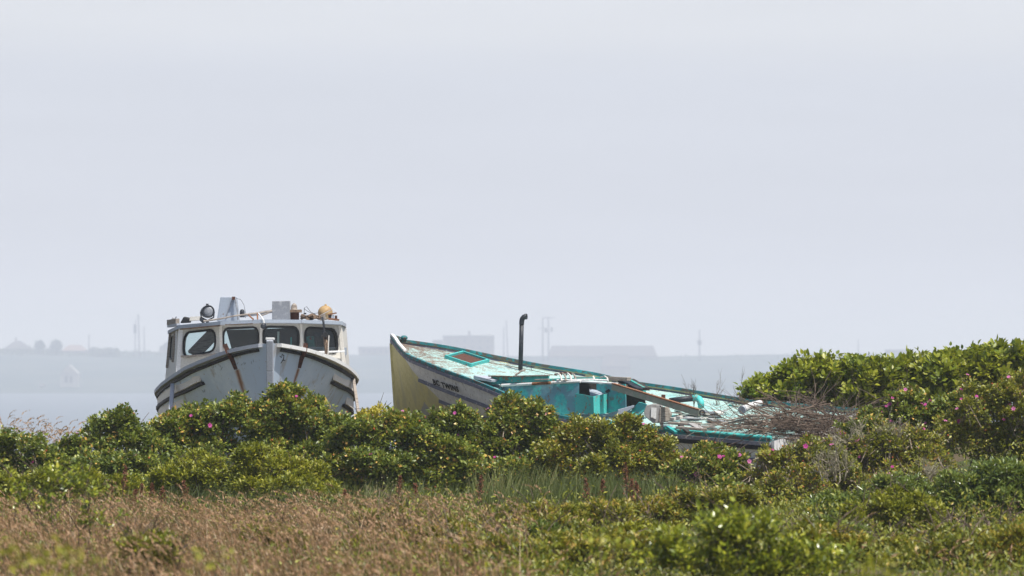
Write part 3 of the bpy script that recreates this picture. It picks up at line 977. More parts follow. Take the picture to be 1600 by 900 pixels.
# cap rails, black guards, white quarter bands
for sg in (-1, 1):
    m_ = MB()
    us = np.linspace(.06, 8.4, 60)
    pts = [wb.sheer(u, sg) + Vector((0, 0, -.018)) for u in us]
    outs = [wb.out * sg + wb.aft * (-.5 * math.exp(-u * .8)) for u in us]
    m_.sweep(pts, outs, .13, .055)
    m_.build('cap_rail', M['caprail'] if sg < 0 else M['white'], wt)
    m_ = MB(); wb.rail(m_, .10, 8.3, sg, .080, .045, .042, .010, 60); m_.build('guard_rail', M['black'], wt)
    m_ = MB(); wb.rail(m_, 1.32 if sg < 0 else 1.42, 8.2, sg, .19, .024, .12, .006, 40); m_.build('quarter_band', M['band'], wt)
    m_ = MB(); wb.rail(m_, 1.3 if sg < 0 else 1.45, 8.25, sg, .28, .05, .042, .018, 40); m_.build('rub_rail', M['black'], wt)
    m_ = MB(); wb.rail(m_, 2.25 if sg < 0 else 2.6, 8.2, sg, .40, .024, .14, .006, 40); m_.build('quarter_band', M['band'], wt)
    m_ = MB(); wb.rail(m_, 2.2 if sg < 0 else 2.55, 8.2, sg, .49, .045, .042, .016, 40); m_.build('rub_rail', M['black'], wt)
# foredeck with long covering boards
m_ = MB()
m_.grid([[wb.deck(u, k, .03, .10) for k in np.linspace(-.97, .97, 13)] for u in np.linspace(.15, 3.4, 24)], flip=True)
m_.build('foredeck', M['white'], wt, smooth=True)
for k in (.72, .84):
    m_ = MB(); pts = [wb.deck(u, k, -.005, .10) for u in np.linspace(.6, 3.2, 24)]
    m_.sweep(pts, [wb.out] * 24, .05, .045); m_.build('deck_strip', M['caprail'], wt)
for k in (-.8,):
    m_ = MB(); pts = [wb.deck(u, k, -.005, .10) for u in np.linspace(.5, 2.6, 24)]
    m_.sweep(pts, [wb.out] * 24, .05, .05); m_.build('deck_strip', M['white'], wt)
# side decks aft
for sg in (-1, 1):
    m_ = MB(); m_.grid([[wb.deck(u, sg * k, .06, 0) for k in (.78, .98)] for u in np.linspace(3.3, 8.4, 14)], flip=(sg > 0)); m_.build('side_deck', M['white'], wt)
# iron chain plates over the rail
def strap(pts, w, m_name):
    m_ = MB()
    for i in range(len(pts) - 1):
        m_.beam(pts[i], pts[i + 1], w, .014, up=Vector((0, -1, 0)))
    for q in pts[1:]:
        m_.sphere(Vector(q) + Vector((0, -.016, 0)), .011, 6, 4)
    return m_.build('iron_strap', M[m_name], wt)
def onhull(px, py, sg, proud=.02):
    best = None
    for u in np.linspace(.02, 3.5, 120):
        for d in np.linspace(0, 1.0, 60):
            p = wb.skin(u, sg, d, proud)
            e = (800 + p.x * F / p.y - px) ** 2 + (HY + (EYE - p.z) * F / p.y - py) ** 2
            if best is None or e < best[0]: best = (e, p, u, d)
    return best[1]
A = onhull(358, 548, -1, .06)
strap([A + Vector((-.055, 0, .11)), A + Vector((0, -.01, -.02)), onhull(364, 562, -1, .02), onhull(370, 576, -1, .012)], .066, 'rust')
A = onhull(475, 547, 1, .06)
strap([A + Vector((.02, 0, .11)), A + Vector((0, -.01, -.02)), onhull(471, 562, 1, .03), onhull(468, 575, 1, .012)], .066, 'rust')
# scratched marks on the bows
m_ = MB()
for s_ in ([(439, 556), (442, 554), (445, 556), (443, 562), (439, 568)], [(441, 563), (446, 564)], [(437, 557), (440, 558)]):
    m_.tube([onhull(x, y, 1, .003) for x, y in s_], .006, 4)
m_.build('scratched_mark', M['rubber'], wt)
m_ = MB()
for x, y in ((333, 572), (336, 571), (344, 571), (347, 574), (372, 566), (378, 569), (381, 565), (384, 567), (392, 564), (397, 562), (316, 611), (319, 609)):
    m_.tube([onhull(x, y, -1, .003), onhull(x + random.uniform(-1.5, 2), y + random.uniform(2, 5), -1, .003)], .005, 4)
m_.build('faded_lettering', M['greypaint'], wt)['kind'] = 'stuff'

# wheelhouse
TL = {281: (513, 60.6), 345: (507.5, 60.0), 408: (505, 59.8), 471: (505.5, 59.9), 533: (508, 60.3)}
T0, T1, T2, T3, T4 = [P(x, TL[x][0], TL[x][1]) for x in (281, 345, 408, 471, 533)]
B0, B1, B2, B3, B4 = P(276, 592, 60.55), P(346, 572, 59.95), P(408, 566, 59.75), P(472, 570, 59.85), P(541, 584, 60.25)
Tr, Br = P(541, 510, 63.6), P(547, 580, 63.6)
Tl, Bl = P(265, 518, 63.4), P(258, 594, 63.4)
house_w = MB(); loops = []
for bl, br, tr_, tl, hole in ((B0, B1, T1, T0, (.12, .87, .40, .90)), (B1, B2, T2, T1, (.06, .93, .38, .90)), (B2, B3, T3, T2, (.06, .92, .36, .91)), (B3, B4, T4, T3, (.08, .86, .40, .91))):
    loops.append(wall_with_window(house_w, bl, br, tr_, tl, hole))
sl = wall_with_window(house_w, Bl, B0, T0, Tl, (.30, .62, .42, .88), (.03, .06))
house_w.add([B4, Br, Tr, T4, B4 - Vector((.04, 0, 0)), Br - Vector((.04, 0, 0)), Tr - Vector((.04, 0, 0)), T4 - Vector((.04, 0, 0))], [(0, 1, 2, 3), (7, 6, 5, 4), (0, 3, 7, 4), (1, 5, 6, 2)])
wh = house_w.build('wheelhouse', M['cream'], wt)
for lp, nr in loops: window(wh, lp, nr)
window(wh, sl[0], sl[1], 'side_window', .012)
# rear bulkhead: only the starboard part still stands, so the sky shows through the left pane
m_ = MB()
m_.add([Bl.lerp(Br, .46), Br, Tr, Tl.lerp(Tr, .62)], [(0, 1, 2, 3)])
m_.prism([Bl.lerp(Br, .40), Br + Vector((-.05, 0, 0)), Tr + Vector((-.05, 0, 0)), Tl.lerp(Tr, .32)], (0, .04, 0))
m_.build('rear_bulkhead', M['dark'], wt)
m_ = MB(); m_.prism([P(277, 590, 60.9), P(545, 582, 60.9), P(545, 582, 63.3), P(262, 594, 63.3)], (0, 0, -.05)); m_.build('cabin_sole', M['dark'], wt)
# things seen inside: dash board, a leaning panel, teal locker
m_ = MB(); m_.prism([P(440, 541, 60.35), P(540, 543, 60.6), P(540, 555, 60.6), P(440, 555, 60.35)], (0, .4, 0)); m_.build('dashboard', M['greypaint'], wt)
m_ = MB(); m_.prism([P(478, 526, 60.75), P(490, 525, 60.75), P(492, 546, 60.75), P(478, 546, 60.75)], (0, .3, 0)); m_.build('locker', M['tealbright'], wt)
m_ = MB(); m_.beam(P(303, 553, 61.5), P(336, 519, 61.9), .05, .22, up=Vector((1, 0, 0))); m_.build('inner_brace', M['weathered'], wt)
m_ = MB(); m_.beam(P(435, 518, 60.2), P(434.5, 540, 60.2), .03, .03); m_.build('inner_post', M['white'], wt)
m_ = MB(); m_.beam(P(455, 527, 60.2), P(455, 540, 60.2), .02, .02); m_.build('inner_post', M['tealbright'], wt)
# corner posts and trims
def trim(a, b2, w, t_, m_name='cream', name='trim_board', off=.03):
    m_ = MB(); m_.beam(Vector(a) + Vector((0, -off, 0)), Vector(b2) + Vector((0, -off, 0)), w, t_, up=Vector((0, -1, 0))); m_.build(name, M[m_name], wt, bevel=.006)
trim(T1, B1, .05, .03); trim(T2 - Vector((0, 0, .02)), B2, .035, .025); trim(T3, B3, .04, .025)
trim(T0 + Vector((.02, 0, 0)), B0 + Vector((.02, 0, 0)), .07, .04, 'white', 'corner_post'); trim(T4 - Vector((.02, 0, 0)), B4 - Vector((.02, 0, 0)), .06, .04, 'cream', 'corner_post')
trim(P(284, 557, 60.45), P(345, 553, 59.9), .03, .05, 'weathered', 'window_sill'); trim(P(474, 551, 59.8), P(538, 549, 60.2), .03, .05, 'white', 'window_sill')
trim(P(273, 520, 61.6), P(270, 566, 61.6), .035, .03, 'weathered', 'side_trim'); trim(P(266, 520, 62.8), P(261, 575, 62.8), .04, .03, 'weathered', 'side_trim')
trim(P(276, 517, 61.2), P(275, 564, 61.2), .03, .03, 'white', 'side_trim')
# roof: cambered slab with a drip edge
roof_f = [P(263, 516, 62.6), P(278, 508.5, 60.5), P(345, 502.5, 59.75), P(408, 499.5, 59.55), P(471, 500, 59.65), P(535, 502.5, 60.15), P(540, 505, 61.5)]
roof_r = [P(262, 517, 64), P(285, 512, 64), P(350, 506, 64), P(408, 504, 64), P(471, 504, 64), P(530, 506, 64), P(541, 507, 64)]
m_ = MB(); th = Vector((0, 0, -.055))
n = len(roof_f)
m_.add(roof_f + roof_r + [v + th for v in roof_f] + [v + th for v in roof_r],
       [(i, i + 1, n + i + 1, n + i) for i in range(n - 1)] + [(2 * n + i + 1, 2 * n + i, 3 * n + i, 3 * n + i + 1) for i in range(n - 1)] +
       [(i, 2 * n + i, 2 * n + i + 1, i + 1) for i in range(n - 1)] + [(n + i, n + i + 1, 3 * n + i + 1, 3 * n + i) for i in range(n - 1)] + [(0, n, 3 * n, 2 * n), (n - 1, 3 * n - 1, 4 * n - 1, 2 * n - 1)])
roof_o = m_.build('roof', M['caprail'], wt)
for i in range(1, n - 2):
    m_ = MB(); dn = Vector((0, 0, -.045)); m_.beam(roof_f[i] + Vector((0, -.025, -.022)), roof_f[i + 1] + Vector((0, -.025, -.022)), .02, .052, up=Vector((0, 0, 1))); m_.build('drip_edge', M['greypaint'], roof_o)
for a, c in (((282, 514.5), (344, 508.8)), ((352, 507.5), (395, 505.5))):
    m_ = MB(); m_.beam(P(*a, 60.3 if a[0] < 300 else 59.7), P(*c, 59.75 if a[0] < 300 else 59.6), .02, .02); m_.build('batten', M['brownwood'], roof_o)
# searchlight
sl_ = MB(); c = P(324, 487, 60.4); ax = Vector((.30, -.93, .04)).normalized()
sd = ax.cross(Vector((0, 0, 1))).normalized(); up = sd.cross(ax)
def disc_ring(c, ax, prof, n=18):
    a = ax.orthogonal().normalized(); b2 = ax.cross(a); vs = []
    for t, r_ in prof:
        vs += [c + ax * t + (a * math.cos(2 * math.pi * k / n) + b2 * math.sin(2 * math.pi * k / n)) * r_ for k in range(n)]
    fs = [(i * n + k, i * n + (k + 1) % n, (i + 1) * n + (k + 1) % n, (i + 1) * n + k) for i in range(len(prof) - 1) for k in range(n)]
    return vs, fs
sl_.add(*disc_ring(c, ax, [(-.17, .01), (-.165, .05), (-.12, .085), (-.02, .098), (.04, .10), (.06, .104), (.062, .09), (.02, .086), (.015, .002)]))
so = sl_.build('searchlight', M['iron'], wt, smooth=True)
l_ = MB(); l_.sphere(c + ax * .035, .083, 14, 8, (1, .25, 1)); l_.build('lens', M['galv'], so, smooth=True)
b_ = MB(); b_.tube([c + sd * .11, c + sd * .10 - up * .09, c - up * .14, c - sd * .10 - up * .09, c - sd * .11], .012, 6)
b_.tube([c - up * .14, c - up * .24], .025, 8); b_.beam(c - up * .16 + sd * .06, c + ax * .12 - up * .12 + sd * .14, .03, .05); b_.tube([c + up * .1, c + up * .125], .02, 8); b_.build('bracket', M['iron'], so)
# tapered grey vent casing, with its chain and rod
D_ = 60.7
m_ = MB(); q = [P(338.5, 502, D_), P(371, 502, D_), P(366.5, 464, D_), P(344.3, 464, D_)]
m_.prism(q, (0.02, .34, 0)); vt = m_.build('vent_casing', M['greypaint'], wt, bevel=.008)
m_ = MB(); m_.tube([P(367.5, 466, D_ - .05), P(371, 485, D_ - .08), P(372, 500, D_ - .1)], .016, 6); m_.tube([P(365, 466, D_ - .03), P(356, 485, D_ - .03), P(353, 499, D_ - .03)], .009, 5); m_.build('conduit', M['galv'], vt)
m_ = MB(); m_.box(P(365, 466, D_ - .04), (.05, .05, .05)); m_.build('latch', M['rust'], vt)
m_ = MB(); m_.tube([P(368, 466, D_), P(376, 468, D_), P(381, 476, D_), P(383.5, 488, D_), P(384, 497, D_)], .004, 4); m_.build('wire', M['rubber'], vt)
# galvanised box and capped stack behind it
D_ = 60.9
m_ = MB(); m_.prism([P(425, 501, D_), P(452.5, 501, D_), P(452, 470, D_), P(425, 470.5, D_)], (0, .3, 0)); m_.build('steel_box', M['galv'], wt, bevel=.006)
m_ = MB(); m_.prism([P(453, 501, 61.2), P(466.5, 501, 61.2), P(466.5, 487, 61.2), P(453, 487, 61.2)], (0, .2, 0)); st_ = m_.build('exhaust_stack', M['rust'], wt)
m_ = MB(); m_.prism([P(450, 488, 61.1), P(470.5, 488, 61.1), P(470, 483.5, 61.1), P(452, 484.5, 61.1)], (0, .3, 0)); m_.build('collar', M['brownwood'], st_)
m_ = MB(); m_.add(*disc_ring(P(459.5, 483.5, 61.3), Vector((0, 0, 1)), [(-.01, .062), (0, .062), (0, .05), (.04, .05), (.075, .038), (.095, .018), (.1, .001)])); m_.build('cap', M['weathered'], st_, smooth=True)
m_ = MB(); m_.add(*disc_ring(P(378.5, 487, 61.2), Vector((0, 0, 1)), [(-.09, .04), (0, .04), (.03, .03), (.04, .001)], 10)); m_.build('vent_cap', M['iron'], wt, smooth=True)
# rails, battens and a curled cable along the roof
def rod(pts, r_, m_name, name, par=None, n=6):
    m_ = MB(); m_.tube([P(*q) for q in pts], r_, n); return m_.build(name, M[m_name], par or wt)
rod([(318, 502, 60.2), (345, 498, 60.2), (367, 493.5, 60.2), (396, 490, 60.4), (425, 486, 60.6)], .014, 'weathered', 'roof_rail')
rod([(372, 493, 61.3), (400, 490.5, 61.3), (426, 486, 61.3)], .03, 'galv', 'roof_rail')
rod([(388, 492, 60.3), (396, 499, 60.2)], .012, 'rustlight', 'rail_post'); rod([(402, 490, 60.3), (402.5, 500, 60.2)], .012, 'rustlight', 'rail_post')
rod([(404, 489.5, 60), (409, 496, 59.6), (412, 501, 59.4), (413, 507, 59.4)], .012, 'white', 'lamp_cable')
m_ = MB(); m_.add(*disc_ring(P(411.5, 509.5, 59.35), Vector((.4, -.9, .1)).normalized(), [(-.06, .01), (-.05, .03), (0, .045), (.03, .046), (.03, .002)], 12)); m_.build('deck_lamp', M['iron'], wt, smooth=True)
rod([(424, 486, 60.7), (417, 490, 60.7), (406, 494, 60.7)], .012, 'weathered', 'roof_rail')
m_ = MB(); m_.prism([P(296, 501, 60.9), P(314, 500, 60.9), P(314, 494, 60.9), P(297, 495, 60.9)], (0, .4, 0)); m_.build('hatch_board', M['cream'], wt)
m_ = MB(); m_.prism([P(281, 505, 60.9), P(297, 504, 60.9), P(295, 496, 60.9), P(287, 494.5, 60.9)], (0, .3, 0)); m_.build('vent_cowl', M['rubber'], wt, bevel=.02)
m_ = MB(); m_.beam(P(263.5, 504, 62.4), P(277.5, 502, 61), .06, .085); m_.build('roof_board', M['weathered'], wt)
m_ = MB(); m_.beam(P(264, 510, 62.3), P(279, 507, 60.7), .06, .035); m_.build('roof_board', M['caprail'], wt)
rod([(268, 500, 61.8), (270, 497, 61.8), (273, 498, 61.8), (276, 495, 61.8)], .012, 'galv', 'shackle')
rod([(475, 482, 60.8), (480, 486, 60.8), (488, 490, 60.8), (497, 489, 60.8)], .004, 'rubber', 'wire'); rod([(475, 496, 60.8), (475.5, 481, 60.8), (479, 479, 60.8), (485, 487, 60.8), (494, 492, 60.8)], .004, 'rubber', 'wire')
rod([(492, 495, 60.6), (500, 493, 60.5), (520, 483, 60.35), (526, 490, 60.4)], .005, 'white', 'rope')
m_ = MB(); m_.box(P(476.5, 490, 60.8), (.04, .03, .025)); m_.build('wire_clip', M['rubber'], wt)
# loose gear on the roof: things that only rest there
t = MB(); t.sphere((0, 0, 0), .118, 20, 14, (1, 1, .97)); t.tube([(0, 0, .1), (.01, 0, .135)], .018, 8)
o = t.build('float', M['tan'], None, smooth=True, origin=None); o.location = P(508.3, 488.5, 60.7)
tag(o, 'round tan net float lying on the white boat\'s wheelhouse roof', 'float')
t = MB()
prev = None
for k in range(3):
    pts = [P(471 + 28 * q / 11, 497.5 - 2.0 * k - 1.4 * math.sin(q * .9 + k), 60.5 + .15 * math.sin(q * 1.3 + k * 2)) for q in range(12)]
    t.tube(pts, .022, 6)
tag(t.build('rope_heap', M['brownwood'], None), 'heap of red-brown old rope between the rusty stack and the tan float', 'rope')
for i, (x0, x1, y0, y1, mn) in enumerate(((513, 518, 491, 499, 'rubber'), (519.5, 522, 492, 499, 'greypaint'), (523, 527, 493, 500, 'rust'))):
    t = MB(); t.tube([P((x0 + x1) / 2, y1 + 1, 60.4), P((x0 + x1) / 2, y0, 60.4)], (x1 - x0) * .5 * 60.4 / F, 8)
    tag(t.build('bottle', M[mn], None, smooth=False), ['black stub standing beside the tan float on the roof', 'thin grey stub between the black and rusty stubs', 'rusty stub at the right end of the white boat\'s roof'][i], 'can')
t = MB(); t.beam(P(512, 491.5, 60.25), P(526, 489, 60.25), .03, .02); t.beam(P(513, 498, 60.2), P(530, 500, 60.2), .05, .03)
tag(t.build('stick', M['rustlight'], None), 'broken rusty batten lying across the stubs at the roof end', 'stick')
# hauling pole before the right-hand window
pl = thing('hauling_pole', 'brown wooden pole with black iron top standing before the right-hand wheelhouse window', 'pole', P(510, 552, 59.3))
t = MB(); t.tube([P(511, 556, 59.2), P(507.8, 524, 59.3)], .031, 10); t.build('shaft', M['brownwood'], pl, smooth=True)
t = MB(); t.tube([P(507.5, 527, 59.3), P(506, 519, 59.3), P(506.5, 512, 59.3), P(505, 501, 59.3), P(503.5, 496, 59.35)], [.03, .02, .016, .018, .018], 8); t.build('iron_neck', M['iron'], pl, smooth=True)
t = MB(); t.tube([P(502, 525, 59.25), P(513, 523.5, 59.25)], .022, 8); t.add(*disc_ring(P(508, 523, 59.2), Vector((0, -1, 0)), [(-.05, .03), (0, .045), (.03, .04), (.03, .001)], 10)); t.build('clamp', M['rubber'], pl)
t = MB(); t.box(P(505, 495.5, 59.4), (.07, .07, .09)); t.tube([P(500, 499, 59.4), P(510, 498, 59.4)], .02, 6); t.build('head_block', M['weathered'], pl)
t = MB(); t.tube([P(514, 524, 59.2), P(512.3, 556, 59.15)], .008, 5); t.build('pipe', M['cream'], pl)
# shores propping the hull
t = MB(); a = onhull(553, 597, 1, .03); t.beam(a + Vector((.0, -.06, .05)), P(562, 660, 57.8), .045, .05); t.beam(P(562, 660, 57.8), P(566, 700, 57.4), .045, .05)
tag(t.build('prop', M['weathered'], None, bevel=.006), 'grey timber shore leaning against the right side of the white hull', 'timber prop')
t = MB(); a = onhull(270, 604, -1, .05); t.beam(a + Vector((0, -.05, .02)), P(266, 652, 58.0), .06, .07); t.beam(P(266, 652, 58.0), P(262, 720, 57.6), .06, .07)
tag(t.build('prop', M['caprail'], None, bevel=.006), 'pale timber shore leaning against the left side of the white hull', 'timber prop')

# ------------------------------------------------------------------ the teal wreck
TH = R(35)
BY0 = 62.3
BX0 = (614 - 800) * BY0 / F
tb = Boat(BX0, BY0, (math.cos(TH), -math.sin(TH)),
          [(0, .05), (.2, .24), (.5, .52), (1, .84), (1.5, 1.06), (2, 1.2), (3, 1.4), (4, 1.47), (5.5, 1.45), (8.3, 1.3)],
          None or [(620, 531), (638, 533), (700, 542), (740, 550), (768, 556), (810, 564), (840, 570), (880, 576), (930, 584), (985, 597), (1050, 606), (1170, 626), (1330, 640)],
          [(614, 526), (620, 535), (630, 549), (640, 557), (660, 565), (680, 573), (700, 581), (720, 588), (740, 595), (760, 603), (800, 620), (860, 648), (940, 663), (1035, 674), (1100, 680), (1195, 688)],
          [(0, .3), (1, .2), (4, -.1), (8.3, -.45)],
          [(0, 1.0), (1, 1.1), (2, 1.4), (3, 1.9), (8.3, 2.6)], .12, 8.0, -.05)
bt = thing('teal_boat_wreck', 'heeled wreck of a teal-decked fishing boat with ochre bow in the rose bushes', 'boat', (tb.o + tb.aft * 3.5 + Vector((0, 0, .2))))
UT = [0, .04, .1, .18, .28, .4, .55, .7, .9, 1.1, 1.35, 1.6, 1.9, 2.3, 2.8, 3.4, 4, 4.7, 5.5, 6.4, 7.2, 8.0]
tb.hull_mesh('hull', M['bchull'], bt, UT, 16)
m_ = MB(); uv = []
rows = []
for u in np.linspace(.08, 7.95, 60):
    rows.append([tb.deck(u, k, .07, .06) for k in np.linspace(-.98, .98, 21)]); uv += [(u, k) for k in np.linspace(-.98, .98, 21)]
m_.grid(rows, flip=True); m_.build('deck', M['deck'], bt, smooth=True, uvs=uv)
for sg in (1, -1):
    us = np.linspace(.05, 7.95, 70)
    outs = [tb.out * sg + tb.aft * (-.6 * math.exp(-u * 1.2)) for u in us]
    m_ = MB(); m_.sweep([tb.sheer(u, sg) + Vector((0, 0, -.0)) for u in us], outs, .06, .045); m_.build('toe_rail', M['tealdark'], bt)
    m_ = MB(); m_.sweep([tb.skin(u, sg, .062, .022) for u in us], outs, .05, .055); m_.build('guard_rail', M['bluegrey'], bt)
    m_ = MB(); tb.rail(m_, 1.05, 7.8, sg, .36, .03, .055, .012, 50); m_.build('rub_rail', M['bluegrey'], bt)
    m_ = MB(); tb.rail(m_, 1.5, 7.8, sg, .60, .03, .055, .012, 50); m_.build('rub_rail', M['bluegrey'], bt)
m_ = MB(); us = np.linspace(.03, .75, 16); m_.sweep([tb.sheer(u, 1) + Vector((0, -.015, .035)) for u in us], [tb.out - tb.aft * .6] * 16, .05, .03); m_.build('rail_cap', M['white'], bt)
us = np.linspace(5.2, 7.95, 20); m_ = MB(); m_.tube([tb.sheer(u, 1) + Vector((0, -.01, .045)) for u in us], .028, 8); m_.build('stern_rail', M['tealbright'], bt)
m_ = MB(); m_.sweep([tb.skin(u, 1, .05, .02) for u in us], [tb.out] * 20, .035, .035); m_.build('white_strip', M['white'], bt)
m_ = MB(); m_.sweep([tb.skin(u, 1, .12, .015) for u in us], [tb.out] * 20, .03, .09); m_.build('black_wale', M['black'], bt)
# stem head
m_ = MB(); sh = tb.o + Vector((-.01, -.0, 0))
zt_ = EYE - (522 - HY) * BY0 / F
m_.prism([Vector((sh.x - .02, sh.y - .06, zt_)), Vector((sh.x + .13, sh.y - .05, zt_ - .04)), Vector((sh.x + .12, sh.y - .05, zt_ - .14)), Vector((sh.x - .02, sh.y - .06, zt_ - .18))], (.0, .12, 0)); m_.build('stem_head', M['tealdark'], bt, bevel=.01)
m_ = MB(); m_.sphere(Vector((sh.x + .19, sh.y, zt_ - .06)), .05, 10, 8, (1.2, 1, .8)); m_.build('bow_chock', M['tealdark'], bt)
m_ = MB(); m_.beam(Vector((sh.x - .015, sh.y - .02, zt_ - .15)), tb.skin(0, 1, 1.9) + Vector((-.0, -.02, 0)), .06, .05, up=Vector((0, 1, 0))); m_.build('stem_post', M['bchull'], bt)

DG = [(u, k, tb.deck(u, k, .07, .06)) for u in np.linspace(.1, 7.9, 160) for k in np.linspace(-.97, .97, 70)]
DPX = np.array([(800 + p.x * F / p.y, HY + (EYE - p.z) * F / p.y) for _, _, p in DG])
def deck_at(px, py, h=0.0):
    i = int(np.argmin((DPX[:, 0] - px) ** 2 + (DPX[:, 1] - py) ** 2))
    return DG[i][2] + Vector((0, 0, h))
# name on the port bow
def bow_patch(u, d): return tb.skin(u, 1, d, .006)
def lettering(txt, px0, py0, px1, size):
    fc = bpy.data.curves.new('lettering', 'FONT'); fc.body = txt; fc.size = size; fc.extrude = .003; fc.offset = .003; fc.resolution_u = 2; fc.space_character = 1.12
    fc.materials.append(M['rubber'])
    tmp = bpy.data.objects.new('lettering', fc); COL.objects.link(tmp)
    dg = bpy.context.evaluated_depsgraph_get()
    me = bpy.data.meshes.new_from_object(tmp.evaluated_get(dg))
    bpy.data.objects.remove(tmp)
    o = bpy.data.objects.new('lettering', me); COL.objects.link(o); o['kind'] = 'stuff'
    def find(px, py):
        best = None
        for u in np.linspace(.6, 4, 170):
            for d in np.linspace(.02, .6, 60):
                p = tb.skin(u, 1, d, .012); e = (800 + p.x * F / p.y - px) ** 2 + (HY + (EYE - p.z) * F / p.y - py) ** 2
                if best is None or e < best[0]: best = (e, p, u, d)
        return best
    a = find(px0, py0); c = find(px1, py0 + (px1 - px0) * .27)
    upd = (tb.skin(a[2], 1, a[3] - .12) - tb.skin(a[2], 1, a[3])).normalized()
    x = (c[1] - a[1]).normalized(); zn = x.cross(upd).normalized(); y = zn.cross(x)
    o.matrix_world = Matrix((x, y, zn)).transposed().to_4x4()
    o.location = a[1] + zn * .014
    o.parent = bt; o.location -= wloc(bt)
    return o
lettering('BC', 678, 600, 700, .135)
lettering('TWINS', 692, 605, 715, .135)
# hatch coaming on the foredeck
ha, hb, hc = deck_at(697, 560), deck_at(735, 573), deck_at(762, 567)
hd = ha + hc - hb
hN = (hb - ha).cross(hc - hb).normalized()
if hN.z < 0: hN = -hN
m_ = MB()
for a, c in ((ha, hb), (hb, hc), (hc, hd), (hd, ha)):
    dn = (c - a).normalized() * .02
    m_.beam(a + hN * .025 - dn, c + hN * .025 + dn * .9, .03, .06, up=hN)
hh = m_.build('hatch_coaming', M['tealbright'], bt)
m_ = MB(); m_.prism([ha + hN * .012, hb + hN * .012, hc + hN * .012, hd + hN * .012], hN * .008); m_.build('hatch_lid', M['rust'], hh)
m_ = MB(); m_.tube([deck_at(762, 567, .004), deck_at(790, 572, .004), deck_at(820, 577, .004), deck_at(870, 588, .004)], .008, 4); m_.build('deck_line', M['brownwood'], bt)  # thin brown line running along the deck
# exhaust pipe
q0 = deck_at(813, 579, -.05); s_ = q0.y / F
def E(px, py, dy=0): return Vector(((px - 800) * (q0.y + dy) / F, q0.y + dy, EYE - (py - HY) * (q0.y + dy) / F))
m_ = MB(); m_.tube([E(813, 582), E(814.2, 540), E(815, 506)], [.038, .037, .036], 12); ep = m_.build('exhaust_pipe', M['iron'], bt, smooth=True)
m_ = MB(); m_.tube([E(815, 507), E(815.2, 502), E(816.2, 498), E(818.5, 495.3), E(822, 494.7)], .042, 12, caps=False); m_.add(*disc_ring(E(822.3, 494.7), Vector((1, -.25, 0)).normalized(), [(-.03, .046), (.012, .046), (.012, .034), (-.05, .03), (-.05, .001)], 14)); m_.build('elbow', M['iron'], ep, smooth=True)
m_ = MB(); m_.tube([E(822, 575, -.05), E(830, 571.5, -.05), E(830.5, 579, -.05)], .005, 4); m_.build('wire_stay', M['rubber'], bt)
# wheelhouse stump: port side wall flush with the hull, torn open aft
def beam_px(name, a, c, w, hpx, mn, par=bt, up=Vector((0, 0, 1)), h2=None, bevel=.006):
    A, C = P(*a), P(*c); m_ = MB(); m_.beam(A, C, w, hpx * A.y / F, up=up, h2=(h2 or hpx) * C.y / F); return m_.build(name, M[mn], par, bevel=bevel)
NW = 59.2
def wallq(name, q, mn, th=.04, par=bt): 
    m_ = MB(); m_.prism([P(*v) for v in q], (.01, th, 0)); return m_.build(name, M[mn], par)
m_ = MB()
rows = []
for k in np.linspace(0, 1, 14):
    x = 786 + (905 - 786) * k; D = 59.75 - 1.05 * k
    rows.append([P(x, y, D) + Vector((0, -.03 * math.sin(math.pi * j / 5) , 0)) for j, y in enumerate(np.linspace(601.5 - 6 * k, 645 + 8 * k, 6))])
m_.grid(rows, flip=False); rows2 = [[v + Vector((0, .05, 0)) for v in r_] for r_ in rows]; m_.grid(rows2, flip=True)
m_.build('cabin_side', M['peel'], bt, smooth=False)
wallq('cabin_side', [(932, 600, 58.9), (977, 600, 58.3), (978, 640, 58.3), (932, 648, 58.9)], 'peel')
wallq('cabin_front', [(786, 600, 59.75), (800, 597, 60.9), (800, 614, 60.9), (786, 628, 59.75)], 'peel')
wallq('interior_shade', [(898, 597, 59.3), (935, 598, 59.3), (935, 625, 59.3), (898, 625, 59.3)], 'dark')  # dark sheets stand in for the shade inside the torn cabin
wallq('interior_shade', [(970, 606, 59.2), (1005, 612, 59.0), (1010, 640, 59.0), (970, 640, 59.2)], 'dark')
wallq('panel_hole_dark', [(945, 611, 58.68), (951, 608, 58.62), (952, 612, 58.6), (948, 614, 58.65)], 'rubber', .02)  # black plate stands in for the dark inside a hole
# the open locker: two bright sides and a grey lid inside
lk = MB(); lk.prism([P(899, 614.5, 58.65), P(927, 619.5, 58.25), P(928, 648, 58.25), P(899, 645, 58.65)], (.01, .035, 0)); lo = lk.build('locker', M['tealbright'], bt)
lk = MB(); lk.prism([P(927.4, 619.5, 58.26), P(954, 614, 58.75), P(954, 645, 58.75), P(928, 648, 58.26)], (-.01, .035, 0)); lk.build('locker_side', M['tealbright'], lo)
lk = MB(); lk.prism([P(921, 607.5, 58.9), P(953, 613, 58.85), P(931, 619, 58.5), P(922, 617.5, 58.6)], (0, .03, 0)); lk.build('locker_lid', M['greypaint'], lo)
